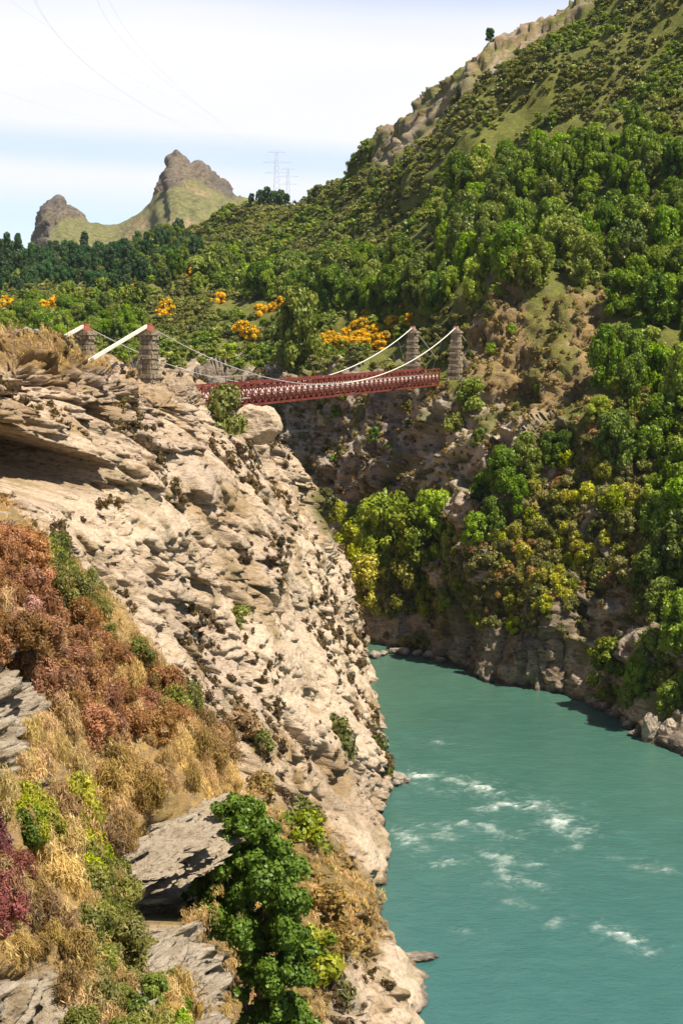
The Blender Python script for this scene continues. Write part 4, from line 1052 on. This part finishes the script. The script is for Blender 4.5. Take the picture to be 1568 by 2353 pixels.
K_LIME.place(P(1530, 1610, 180), 1.2, label='wide yellow-green tree over the dark bank at the right edge', sz=.85)
K_BRIGHT.place(P(1620, 1640, 175), 1.1, label='green tree just past the wide yellow-green one on the dark bank')
for x, b, h in ((1470, 1600, 110), (1500, 1560, 120), (1560, 1500, 150), (1440, 1620, 60), (1540, 1650, 90), (1500, 1400, 150), (1560, 1340, 170)):
    tree_at(K_TREE, x, b, h, 'dark green shaded tree on the bank above the shore boulders', 'shaded trees above the boulders')
tree_at(K_BUSH, 1077, 945, 66, 'round deep green bush below the right far tower'); tree_at(K_OBUSH, 1040, 985, 40, 'olive bush left of the round green one below the far towers')
# gorse
for x, b, n, sp in ((800, 790, 34, 60), (850, 795, 18, 40), (770, 800, 14, 30), (825, 750, 14, 45), (918, 748, 8, 25), (15, 715, 6, 30), (118, 725, 6, 25), (197, 700, 5, 20), (360, 672, 7, 25), (437, 640, 5, 12), (382, 725, 4, 14), (565, 778, 5, 15), (605, 725, 6, 22), (665, 706, 6, 22), (292, 680, 5, 20), (260, 665, 3, 12), (930, 725, 4, 20), (500, 705, 3, 20),):
    for k in range(n):
        p = near(x + R.uniform(-sp, sp), b + R.uniform(-sp * .5, sp * .35)); s = R.uniform(.5, .95) * (1.0 if p[1] < 330 else 1.7)
        K_GORSE.place(p - (0, 0, .3), s, label='gorse bush in orange-yellow flower in the big clump right of the tall tree' if x in (800, 850, 770, 825) else 'gorse bush in yellow flower among the green scrub', group='flowering gorse bushes')

# shrubs of the open hillside
def ok_hill(x, y, p):
    grass = inp(x, y, [[(1105,343),(1180,250),(1270,215),(1260,260),(1150,330),(1120,400)], [(1315,132),(1394,79),(1400,90),(1330,140)], [(1100,300),(1060,420),(1030,480),(1000,470),(1060,330)], [(560,690),(700,690),(700,715),(600,740),(470,700)], [(840,800),(940,790),(930,850),(830,850)]])
    tn = inp(x, y, T1 + T2)
    far = p[:, 1] < 700
    rim = np.interp(x, [-400, 560, 900, 1050, 1100, 1250, 1400, 1568, 2300], [835, 850, 868, 850, 760, 640, 640, 600, 600])
    rnd = fbm(p / 16.0, 3, 131) > -.42
    rockp = inp(x, y, ROCK_POLY)
    rr = _h((p[:, 0] * 10).astype(int), (p[:, 1] * 10).astype(int), (p[:, 2] * 10).astype(int), 7)
    return (x > -250) & (x < 2000) & (y > -160) & (y < rim) & far & ~grass & (~tn | (rr < .75)) & (rnd | (rr < .25)) & (~rockp | ((rr < .25) & (p[:, 1] < 415))) & ~(inp(x, y + 30, ROCK_POLY) & ~rockp)
hs = scatter(H, 0.32, 23, ok_hill, 1.6)
hs.sort(key=lambda t: t[0][1])
print('hill shrubs', len(hs))
HPRO = [foliage(500 + k, 3.2, 2.1, lobes=8, leaves=200, leaf=.36, lobe=.42, base=.05, flat=.8) for k in range(5)]
k0 = 0; pts, scs, pts2, scs2 = [], [], [], []
for q, X_, Y_ in hs:
    dens = R.uniform(.3, 1.0) + .35 * R.random() ** 3; s = dens * (1 + max(0, q[1] - 320) / 900)
    g = vnoise(np.array([q / 22.0]), 141)[0]
    if k0 < 290 and 0 < X_ < 1568:
        (K_HSHRUB if g < .25 else K_BUSH).place(q - (0, 0, .2), s * (.9 if g < .25 else .7), label='small rounded shrub on the lower open hillside behind the gorge rim', group='shrubs on the near hillside'); k0 += 1
    elif g < .15 and not inp(X_, Y_, T1 + T2): pts.append(q); scs.append(s)
    else: pts2.append(q); scs2.append(s)
mass('hillside_scrub', HPRO, 'hill', pts, scs, 'grey-green scrub covering the open hillside', cat='scrub')
mass('green_scrub', HPRO, 'hillg', pts2, scs2, 'greener scrub covering the open hillside', cat='scrub')
HPRO_S = [foliage(520 + k, 1.5, .9, lobes=5, leaves=70, leaf=.20, lobe=.45, base=.05, core=.7) for k in range(5)]
# tufts on the gorge rock, the outcrop and the skyline rocks
def ok_tuft(x, y, p):
    reg = inp(x, y, OUTC + SLOPE + GULLY + [[(560,850),(1000,880),(1000,1100),(640,1100)], [(1000,1180),(1480,1100),(1480,1460),(1000,1500)]])
    return reg & (p[:, 2] > 2) & (p[:, 1] < 520)
tf = scatter(H, 0.28, 27, ok_tuft, .95)
rs_ = np.random.RandomState(3)
mass('rock_tufts', HPRO_S, 'tuft', [t[0] for t in tf], [rs_.uniform(.5, 1.3) * (1 + max(0, t[0][1] - 260) / 300) for t in tf], 'dry brown tufts growing over the gorge rock', cat='scrub')
for q, X_, Y_ in scatter(H, 0.03, 29, lambda x, y, p: inp(x, y, SLOPE + OUTC) & (p[:, 2] > 5), 3.4):
    kk, lb = R.choice(((K_OBUSH, 'olive bush on the rocky slope below the far towers'), (K_BBUSH, 'brown dry bush on the rocky slope around the far towers'), (K_BUSH, 'small green bush on the rocky slope around the far towers')))
    kk.place(q - (0, 0, .3), R.uniform(.35, .7), label=lb, group='bushes on the rocky slope by the far towers')
# promontory brush
for q, X_, Y_ in scatter(PROM, 0.8, 31, lambda x, y, p: (y < 1400) | ((y < 1450) & (p[:, 0] * 7 % 3 < 1)), 1.35):
    r = R.random(); kk, lb = ((K_OBUSH, 'olive bush on the rounded crag above the water') if r < .55 else (K_BBUSH, 'brown bush on the rounded crag above the water') if r < .72 else (K_YBUSH, 'yellow-green bush on the rounded crag above the water'))
    kk.place(q - (0, 0, .35), R.uniform(.45, .85), label=lb, group='bushes on the rounded crag')
for q, X_, Y_ in scatter(H, 0.5, 33, lambda x, y, p: inp(x, y, [[(1060,1330),(1100,1210),(1250,1110),(1350,1010),(1400,880),(1480,900),(1600,880),(1620,1080),(1500,1180),(1500,1360),(1200,1350)]]), 1.7):
    r = R.random(); kk = K_OBUSH if r < .4 else K_YBUSH if r < .8 else K_BBUSH
    kk.place(q - (0, 0, .3), R.uniform(.6, 1.1), label='sunlit bush on the slope between the rounded crag and the wood', group='bushes above the rounded crag')
for x, y, kk in ((835, 1450, K_OBUSH), (850, 1490, K_YBUSH), (815, 1480, K_OBUSH), (960, 1480, K_OBUSH), (930, 1490, K_BBUSH), (980, 1490, K_OBUSH), (890, 1470, K_BBUSH)):
    kk.place(near(x, y) , R.uniform(.5, .8), label='low bush at the waterline of the river bend', group='low bushes at the waterline')

# ------------------------------------------------------------------ boulders
def boulder(name, c, size, seed, label, group=None, mat=None, pale=.6, rough=.16, rz=0.0, n=14, blocky=.5):
    """a cube-sphere cut by random planes, then roughened"""
    rs = np.random.RandomState(seed); V, Q = [], []; k = 0
    t = np.tan(np.linspace(-math.pi / 4, math.pi / 4, n + 1))
    a, b = np.meshgrid(t, t, indexing='ij'); o = np.ones_like(a)
    for f in ((o, a, b), (-o, b, a), (b, o, a), (a, -o, b), (a, b, o), (b, a, -o)):
        p = np.stack(f, -1).reshape(-1, 3); p /= np.linalg.norm(p, axis=1, keepdims=True); V.append(p)
        idx = np.arange((n + 1) ** 2).reshape(n + 1, n + 1) + k
        Q.append(np.stack((idx[:-1, :-1], idx[1:, :-1], idx[1:, 1:], idx[:-1, 1:]), -1).reshape(-1, 4)); k += (n + 1) ** 2
    V = np.concatenate(V); Q = np.concatenate(Q)
    for _ in range(11):
        m = rs.normal(size=3); m /= np.linalg.norm(m); h = rs.uniform(.62, .9); e = (V @ m) - h; V = V - m * np.maximum(e, 0)[:, None] * (.6 + .4 * blocky)
    d = fbm(V * 2.2 + seed, 3, seed) * rough + fbm(V * 7 + seed, 3, seed + 5) * rough * .4
    V = V * (1 + d)[:, None] * np.asarray(size, float)
    me = quads_mesh(name, V, Q, {'mask': np.tile((pale, .12, 0), (len(V), 1))}, smooth=False, mats=(mat or M_BOULDER,))
    o = link(name, me); o.location = tuple(c); o.rotation_euler = (0, 0, rz); return tag(o, label, 'boulder', group)
PAB = P(590, 972, 168)
boulder('boulder', PAB + (0, 0, -.3), (3.1, 2.6, 2.7), 5, 'large pale block of rock wedged under the near end of the red bridge', pale=.9, rough=.09, n=30, mat=M_CLIFF, blocky=1.0)
g = 'boulders along the far shore'
big = [(1497, 1728, 1.35, 'tall pale boulder at the waterline near the right edge, left of the wide one'), (1547, 1732, 1.6, 'wide pale boulder at the waterline in the right edge of the view'), (1590, 1738, 1.4, 'pale boulder just past the wide one at the right edge')]
for x, y, r, lb in big:
    p = on_z(x, y - 30); boulder('boulder', (p[0] - .4, p[1] - .6, r * .9), (r * 1.1, r * 1.1, r * 1.55), int(x), lb, g, rough=.14, pale=1.0, blocky=1.0, n=22)
for k, (x, y, r) in enumerate(((1338, 1606, .7), (1350, 1615, .6), (1362, 1622, .8), (1375, 1628, .6), (1388, 1630, .7), (1398, 1640, .5), (1410, 1648, .6), (1420, 1640, .9), (1432, 1658, .6), (1440, 1672, .7), (1448, 1650, .9), (1462, 1664, .8), (1470, 1680, .6), (1455, 1690, .6), (1480, 1668, .8), (1520, 1700, .7), (1500, 1690, .6), (1565, 1690, .9), (1540, 1695, .6), (1425, 1625, .7), (1462, 1645, .7), (1240, 1582, .9), (1210, 1575, .7), (1265, 1588, .9), (1290, 1592, .7))):
    p = on_z(x, y); boulder('boulder', (p[0] + .1, p[1] + .1, r * .5), (r * 1.35, r * 1.1, r * .95), 60 + k, 'small rock among the broken stones along the shaded far shore', g, rough=.18, rz=k, n=8, pale=.45)
for k, (x, y, r) in enumerate(((990, 1512, .9), (960, 1508, .8), (925, 1505, 1.0), (905, 1503, .8), (880, 1508, .7), (860, 1512, .9), (1010, 1522, .7))):
    p = on_z(x, y); boulder('boulder', (p[0], p[1] + .6, r * .4), (r * 1.4, r, r * .8), 90 + k, 'rock at the waterline of the river bend, below the yellow-green trees', 'rocks at the river bend', rough=.18, rz=k, n=8)
for x, y, sz, lb in ((948, 2205, (2.1, .7, .45), 'low flat rock sticking out into the river from the left bank'), (895, 1800, (2.0, 1.6, 1.0), 'pale rock ledge at the foot of the cliff beside the longest foam streak')):
    p = on_z(x, y); boulder('boulder', (p[0], p[1], sz[2] * .45), sz, int(x), lb, rough=.2, n=16, pale=.5)
for x, y, sz, lb, sd_ in ((250, 862, (2.6, 2.2, 2.0), 'dark-sided outcrop block on the clifftop left of the front tower', 7), (405, 905, (2.6, 2.0, 1.7), 'dark-sided outcrop block on the clifftop right of the front tower', 8)):
    p = nearL(x, y, 120, 165); boulder('outcrop', p + (0, 0, -.1), sz, sd_, lb, mat=M_CLIFF, rough=.14, n=26, pale=0.1)
for k, (x, y, r) in enumerate(((37, 772, .5), (62, 768, .6), (100, 776, .75), (84, 770, .35))):
    boulder('clifftop_stone', nearL(x, y, 100, 150) + (0, 0, .25), (r, r, r * .7), 30 + k, 'grey brown stone lying in dry grass on top of the left clifftop', 'stones on the clifftop', rough=.15, n=8, pale=.1)

# ------------------------------------------------------------------ plants on the cliff
rs_ = np.random.RandomState(8)
def pm(seed, w, h, **kw): return [foliage(seed + k, w, h, **kw) for k in range(5)]
TUFT = pm(600, 1.2, .8, lobes=4, leaves=80, leaf=.12, lobe=.5, base=.05, core=.7, upright=.3, aspect=2.2)
vg = scatter(L_, 1.2, 41, lambda x, y, p: (p[:, 2] > 3) & (x > -150) & (x < 1100) & (fbm(p / 6.0, 4, 151) > .30) & ~inp(x, y, CAVE) & (p[:, 1] > 60) & (p[:, 1] < 210), .75)
print('cliff tufts', len(vg))
mass('cliff_tufts', TUFT, 'pit', [t[0] for t in vg], rs_.uniform(.3, 1.0, len(vg)) ** 1.6 * 1.2 + .15, 'dark dry tufts dotted over the pale cliff', cat='scrub', sink=.25)
GRASS = pm(620, 1.0, .9, lobes=6, leaves=110, leaf=.05, lobe=.5, base=.0, core=0, upright=.85, aspect=7.0, shell=.1)
cg = scatter(L_, 2.0, 42, lambda x, y, p: inp(x, y, [[(-200,740),(140,745),(240,815),(330,870),(200,850),(60,830),(-200,840)], [(560,1850),(740,1900),(880,2060),(900,2160),(760,2250),(740,2400),(500,2400)]]) & (p[:, 2] > 3), .5)
mass('clifftop_grass', GRASS, 'straws', [t[0] for t in cg], rs_.uniform(.35, .95, len(cg)), 'dry straw grass on the clifftop and in the gully', cat='grass', sink=.1)
def bush_px(kind, src, bx, by, hpx, label, group=None, sz=1.0, wide=1.0, **kw):
    p = src(bx, by, **kw); h = hpx / FPX * p[1]; s = h / kind.h / sz
    o = kind.place(p - (0, 0, h * .12), s * wide, label, group, sz=sz / wide * 1.0); return o
bush_px(K_OBUSH, nearL, 515, 985, 95, 'olive bush at the cliff edge, beside the end of the bridge', sz=1.3, Ymin=140, Ymax=180)
bush_px(K_OBUSH, nearL, 490, 930, 40, 'small olive bush on the clifftop just above the larger one by the bridge', Ymin=140, Ymax=180)
bush_px(K_OBUSH, nearL, 762, 1745, 110, 'olive bush growing on the lower pale cliff above the water', sz=1.2)
bush_px(K_OBUSH, nearL, 862, 1785, 95, 'narrow dark olive bush in the cleft at the nose of the cliff', sz=1.6)
bush_px(K_OBUSH, nearL, 545, 1440, 50, 'grey-green bush alone in the middle of the pale cliff')
bush_px(K_OBUSH, nearL, 745, 1165, 50, 'olive bush on the upper right rim of the cliff', Ymin=180, Ymax=230)
bush_px(K_YBUSH, nearL, 770, 1200, 50, 'yellow-green bush on the upper right rim of the cliff', Ymin=180, Ymax=230)
for x, y, h, kk, lb in ((690, 1950, 90, K_YBUSH, 'yellow-green bush'), (720, 2020, 90, K_OBUSH, 'olive bush'), (700, 1900, 70, K_OBUSH, 'olive bush'), (740, 2120, 90, K_BBUSH, 'brown bush'), (790, 2080, 90, K_BBUSH, 'brown bush'),
                        (730, 2230, 110, K_YBUSH, 'yellow-green bush'), (745, 2330, 110, K_OBUSH, 'olive bush'), (820, 2130, 60, K_BBUSH, 'brown bush'), (770, 2180, 70, K_BBUSH, 'brown bush'), (650, 1880, 60, K_OBUSH, 'olive bush'), (600, 1840, 60, K_BBUSH, 'brown bush'), (640, 1790, 50, K_BBUSH, 'brown bush'), (600, 1720, 50, K_OBUSH, 'olive bush'), (560, 1690, 60, K_BBUSH, 'brown bush')):
    bush_px(kk, nearL, x, y, h, lb + ' in the gully between the big green tree and the cliff foot', 'bushes in the gully', Ymin=60, Ymax=150)
# the big green tree in the gully
def at_y(px, py, Y): return P(px, py, Y)
Yt = 57.5; base = at_y(610, 2520, Yt)
parts = []
for cx, cy, w, h, n_, seed in ((560, 2005, 200, 165, 5600, 1), (585, 2150, 300, 210, 9200, 2), (485, 2140, 160, 130, 2900, 3), (630, 2300, 230, 200, 7500, 4), (640, 2430, 220, 150, 5000, 5)):
    k = Yt / FPX * 1.01
    v, q, a = foliage(700 + seed, w * k, h * k * 1.05, lobes=80, leaves=int(n_ * 1.6), leaf=.12, lobe=.17, base=.0, core=.8, aspect=1.5)
    parts.append((v + at_y(cx, cy, Yt) - base, q, a))
n0 = 0; V_, Q_, A_ = [], [], []
for v, q, a in parts: V_.append(v); Q_.append(q + n0); A_.append(a); n0 += len(v)
bt = empty('gully_tree', tuple(base)); tag(bt, 'big dense deep green tree filling the gully at the bottom of the view', 'tree')
LEAF['gt'] = leaf_material('leaf_gully_tree', (0.030, 0.066, 0.010), (0.150, 0.225, 0.030), trans=.2)
link('crown', quads_mesh('crown', np.concatenate(V_), np.concatenate(Q_), {'leaf': np.concatenate(A_)}, mats=(LEAF['gt'],)), bt)
tm = MB(); tm.tube([(0, 0, -3), (.1, 0, 2), (-.2, .1, 5), (0, 0, 9)], [.35, .28, .2, .08], 8); tm.tube([(0, 0, 2), (-1.2, 0, 5)], [.18, .06], 6); tm.build('trunk', M_BARK, bt)

# ------------------------------------------------------------------ foreground plants
FK = dict(lobes=22, leaves=3600, lobe=.32, base=.02, upright=.45, aspect=2.6, core=.72)
K_RUST = BushKind('heather_bush', 'heather', 'rust', 3, 1.5, 2.2, leaf=.055, **FK)
K_PINK = BushKind('pink_heather', 'heather', 'pink', 2, 1.2, 1.3, leaf=.055, **FK)
K_FOLV = BushKind('olive_broom', 'bush', 'olive', 3, 1.6, 2.2, leaf=.06, **FK)
K_FYEL = BushKind('yellow_green_broom', 'bush', 'lime', 2, 1.6, 2.1, leaf=.06, **FK)
K_WINE = BushKind('dark_red_bush', 'bush', 'wine', 2, 1.6, 2.2, leaf=.06, **FK)
K_STRAW = BushKind('straw_tussock', 'grass tussock', 'straw', 3, 1.0, 1.5, lobes=12, leaves=2200, leaf=.024, lobe=.4, base=0, upright=.9, aspect=10.0, core=0, shell=.1)
K_TWIG = BushKind('bare_brown_bush', 'bush', 'brown', 2, 1.4, 2.0, lobes=14, leaves=2400, leaf=.04, lobe=.38, base=.02, upright=.7, aspect=6.0, core=.4, shell=.3)
K_FGRN = BushKind('small_green_bush', 'bush', 'green', 2, 1.3, 1.6, leaf=.07, lobes=18, leaves=2400, lobe=.34, base=.02, upright=.2, aspect=1.8, core=.7)
ZF = [
 ('rust', K_RUST, [[(-150,1200),(60,1270),(130,1330),(180,1420),(250,1500),(330,1560),(430,1660),(440,1720),(330,1700),(250,1720),(150,1680),(70,1560),(-150,1460)]], 'rust red heather bush on the slope below the pale cliff', 'rust heather bushes'),
 ('olive', K_FOLV, [[(80,1290),(130,1300),(245,1410),(260,1490),(190,1440),(120,1370)], [(300,1500),(340,1530),(430,1640),(420,1680),(340,1580)], [(120,2120),(260,2140),(400,2352),(420,2480),(160,2480)], [(100,2040),(230,2010),(300,2060),(240,2120),(130,2100)]], 'olive broom bush on the near slope', 'olive broom bushes'),
 ('yel', K_FYEL, [[(40,1880),(190,1900),(210,2010),(150,2060),(70,1990),(0,1940)], [(-100,1860),(60,1860),(50,1900),(-100,1920)]], 'yellow-green broom bush left of the schist ledge', 'yellow-green broom bushes'),
 ('fgreen', K_FGRN, [[(-100,1880),(60,1890),(110,1960),(60,2000),(-100,1950)], [(280,2230),(400,2260),(420,2400),(300,2420)], [(150,2150),(210,2150),(210,2230),(150,2220)]], 'small green bush on the near slope at the left', 'small green bushes'),
 ('wine', K_WINE, [[(-100,1960),(20,1970),(70,2040),(60,2120),(-100,2140)]], 'dark red bush at the lower left edge', 'dark red bushes'),
 ('twig', K_TWIG, [[(30,2060),(140,2070),(150,2190),(60,2220),(0,2180)], [(230,1770),(330,1780),(350,1870),(240,1870)], [(430,1640),(530,1740),(520,1800),(440,1730)], [(250,1880),(300,1880),(290,1990),(230,1960)]], 'bare brown twiggy bush on the near slope', 'twiggy brown bushes'),
]
ZL = {id(K_RUST): ('rust red heather bush on the slope below the pale cliff', 'rust heather bushes')}
for nm, kind, polys, lb, grp in ZF:
    dens = {'rust': .55, 'olive': .5, 'yel': .6, 'fgreen': .7, 'wine': .7, 'twig': .5}[nm]; rm = {'rust': .85, 'olive': .85}.get(nm, .8)
    pts = scatter(F, dens * 5, 51 + len(nm), lambda x, y, p: inp(x, y, polys) & (p[:, 1] < 80) & (p[:, 1] > 24) & (fbm(p / 2.0, 2, 155) > -.6), rm)
    for q, X_, Y_ in pts:
        r = RNG.random(); t_ = (RNG.uniform(-.15, .15), RNG.uniform(-.15, .15)); sc_ = RNG.uniform(.4, 1.05) * min(1.0, q[1] / 46)
        if r < .78 or nm in ('wine',): kind.place(q - (0, 0, .15), sc_, label=lb, group=grp, tilt=t_, sz=RNG.uniform(.7, 1.2))
        elif r < .90: K_TWIG.place(q - (0, 0, .1), sc_, label='bare brown twiggy bush growing among coloured bushes on the near slope', group='twiggy bushes among the coloured ones', tilt=t_)
        else: K_STRAW.place(q - (0, 0, .05), sc_ + .2, label='straw coloured tussock growing among bushes on the near slope', group='tussocks among the bushes', tilt=t_)
for x, y in ((45, 1470), (70, 1455), (85, 1490), (35, 1530), (60, 1540), (232, 1590), (245, 1620), (255, 1660), (240, 1640), (25, 1500), (15, 1440), (95, 1520), (50, 1510), (228, 1560), (262, 1690), (210, 1600), (75, 1430), (180, 2340), (160, 2320)):
    K_PINK.place(nearF(x, y) - (0, 0, .1), RNG.uniform(.6, .95), label='pale pink flowering heather among the rust red bushes' if y < 2000 else 'pale pink heather at the bottom of the near slope', group='pink heather bushes')
for x, y, s in ((300, 1640, 1.2), (340, 1640, 1.25), (370, 1680, 1.1), (400, 1700, 1.0), (320, 1690, 1.0)): K_RUST.place(nearF(x, y) - (0, 0, .15), s, label='deep rust red heather bush, larger than the rest, near the ridge of the slope', group='large rust heather bushes')
def not_rock(x, y, p): return ~inp(x, y, ROCKF) & (p[:, 1] > 24) & (p[:, 1] < 84) & (x > -200) & (x < 600)
ts = scatter(F, 1.6, 61, lambda x, y, p: not_rock(x, y, p) & inp(x, y, [[(60,1660),(240,1700),(440,1700),(545,1820),(530,1860),(380,1880),(250,1990),(190,1900),(20,1860),(40,1760)], [(220,2010),(300,2120),(270,2260),(180,2150)]]), .8)
ts.sort(key=lambda t: t[0][1])
print('tussocks', len(ts))
for q, X_, Y_ in ts[:200]: K_STRAW.place(q - (0, 0, .05), RNG.uniform(.35, .85) * min(1, q[1] / 50), label='straw coloured grass tussock on the dry slope below the heather', group='straw tussocks')
gg = scatter(F, 6.0, 62, lambda x, y, p: not_rock(x, y, p) & (fbm(p / 1.6, 3, 156) > .02), .30)
print('fore grass', len(gg))
FG = pm(640, .7, .55, lobes=5, leaves=90, leaf=.02, lobe=.5, base=.0, core=0, upright=.8, aspect=8.0, shell=.1)
mass('dry_grass', FG, 'straws', [t[0] for t in gg], rs_.uniform(.5, 1.4, len(gg)), 'dry straw grass covering the near slope', cat='grass', sink=.05)

# ------------------------------------------------------------------ far small things
M_STEEL = simple_mat('grey_steel', (0.66, 0.69, 0.74), .5, .4, .05)
def pylon(base, h, label):
    e = empty('power_pylon', tuple(base)); tag(e, label, 'pylon', 'power pylons on the ridge')
    m = MB(); r = .055
    for sx in (-1, 1):
        for sy in (-1, 1): m.bar((sx * h * .075, sy * h * .075, -3), (sx * h * .02, sy * h * .02, h), r * 2)
    for k in range(10):
        za, zb = h * k / 10, h * (k + 1) / 10; wa, wb = h * (.075 - .055 * k / 10), h * (.075 - .055 * (k + 1) / 10)
        for sy in (-1, 1):
            m.bar((-wa, sy * wa, za), (wb, sy * wb, zb), r); m.bar((wa, sy * wa, za), (-wb, sy * wb, zb), r)
            m.bar((sy * wa, -wa, za), (sy * wb, wb, zb), r)
    m.build('lattice_mast', M_STEEL, e)
    for zf_, w in ((.62, .22), (.80, .26), (.98, .17)):
        m = MB(); m.bar((-h * w, 0, h * zf_), (h * w, 0, h * zf_), r * 2.2); m.bar((-h * w, 0, h * zf_), (0, 0, h * (zf_ + .04)), r * 1.4); m.bar((h * w, 0, h * zf_), (0, 0, h * (zf_ + .04)), r * 1.4); m.build('cross_arm', M_STEEL, e)
PYA = P(636, 478, 720); PYB = P(662, 482, 760)
pylon(PYA, 126 / FPX * 720, 'tall grey lattice power pylon on the ridge, left of the pair'); pylon(PYB, 92 / FPX * 760, 'shorter grey lattice power pylon on the ridge, right of the pair')
for k, (x0, y0, x1, y1) in enumerate(((165, 0, 320, 235), (172, 0, 328, 238), (300, 0, 385, 190), (322, 0, 400, 190), (110, 0, 215, 125), (0, 50, 140, 185), (0, 130, 130, 250))):
    # each wire runs overhead from the south-west towards the pylons
    x0_, y0_ = x0 - (x1 - x0) * .6, y0 - (y1 - y0) * .6
    a = P(x0_, y0_, 150.0); b = PYA + ((k - 3) * 1.5, 0, 22 + (k % 3) * 3.0); m1_ = P(x1, y1, 330.0)
    t = np.linspace(0, 1, 24)[:, None]
    pts_ = (1 - t) ** 2 * a + 2 * t * (1 - t) * (2 * m1_ - (a + b) / 2) + t ** 2 * b
    m = MB(); m.tube(pts_, .010, 4)
    tag(m.build('power_line', M_STEEL, None), 'thin power line crossing the sky at the upper left', 'power line', 'power lines overhead')
# house among the distant trees
hp = near(86, 640); e = empty('distant_house', tuple(hp + (0, 0, 2.5)), .4); tag(e, 'small distant house with a white roof among the dark trees', 'house')
m = MB(); m.box((0, 0, 1.5), (5, 0, 0), (0, 3, 0), (0, 0, 2.6)); m.build('wall', simple_mat('house_wall', (0.45, 0.42, 0.38)), e)
m = MB(); m.add([(-5.5, -3.6, 4.1), (5.5, -3.6, 4.1), (5.5, 0, 6.2), (-5.5, 0, 6.2), (-5.5, 3.6, 4.1), (5.5, 3.6, 4.1), (5.5, 0, 4.1), (-5.5, 0, 4.1)], [(0, 1, 2, 3), (3, 2, 5, 4), (0, 3, 4, 7), (1, 6, 5, 2), (0, 7, 6, 1), (7, 4, 5, 6)]); m.build('roof', simple_mat('white_roof', (0.78, 0.78, 0.76)), e)

# slabs of schist leaning out over the hollow
rsl = np.random.RandomState(4)
for k, (x, y, Y, sz, rz) in enumerate(((450, 1905, 57.5, (2.1, 1.8), .3), (385, 1938, 54.5, (1.9, 1.9), .15), (325, 1985, 52.5, (1.5, 1.7), .1), (430, 1958, 54.0, (1.3, 1.3), .5))):
    for j in range(4):
        q = P(x, y, Y) + (rsl.uniform(-.35, .35), rsl.uniform(-.3, .35) + .12 * j, -.20 * j); f = rsl.uniform(.75, 1.05)
        o = boulder('schist_slab', q, (sz[0] * f, sz[1] * f, rsl.uniform(.10, .17)), 200 + k * 7 + j, 'thin schist slab in the stepped ledge over the dark hollow, above the gully tree', 'slabs of the schist ledge', M_FORE, rough=.30, n=22, pale=.3, blocky=1.0)
        o.rotation_euler = (RAD(rsl.uniform(0, 8)), RAD(-13 + rsl.uniform(-3, 3)), rz + rsl.uniform(-.5, .5)); o['kind'] = 'thing'

# ------------------------------------------------------------------ thin summer haze
hz = MB(); hz.box((0, 1000, 160), (2600, 0, 0), (0, 1700, 0), (0, 0, 175))
hm = NT('haze_air'); pv = hm.n('VolumePrincipled'); pv.inputs['Color'].default_value = (0.80, 0.88, 1.0, 1); pv.inputs['Density'].default_value = HAZE
hm.l(pv.outputs[0], hm.out.inputs['Volume'])
tag(hz.build('haze', hm.m), 'thin bluish haze over the distance', 'haze', None, 'stuff')
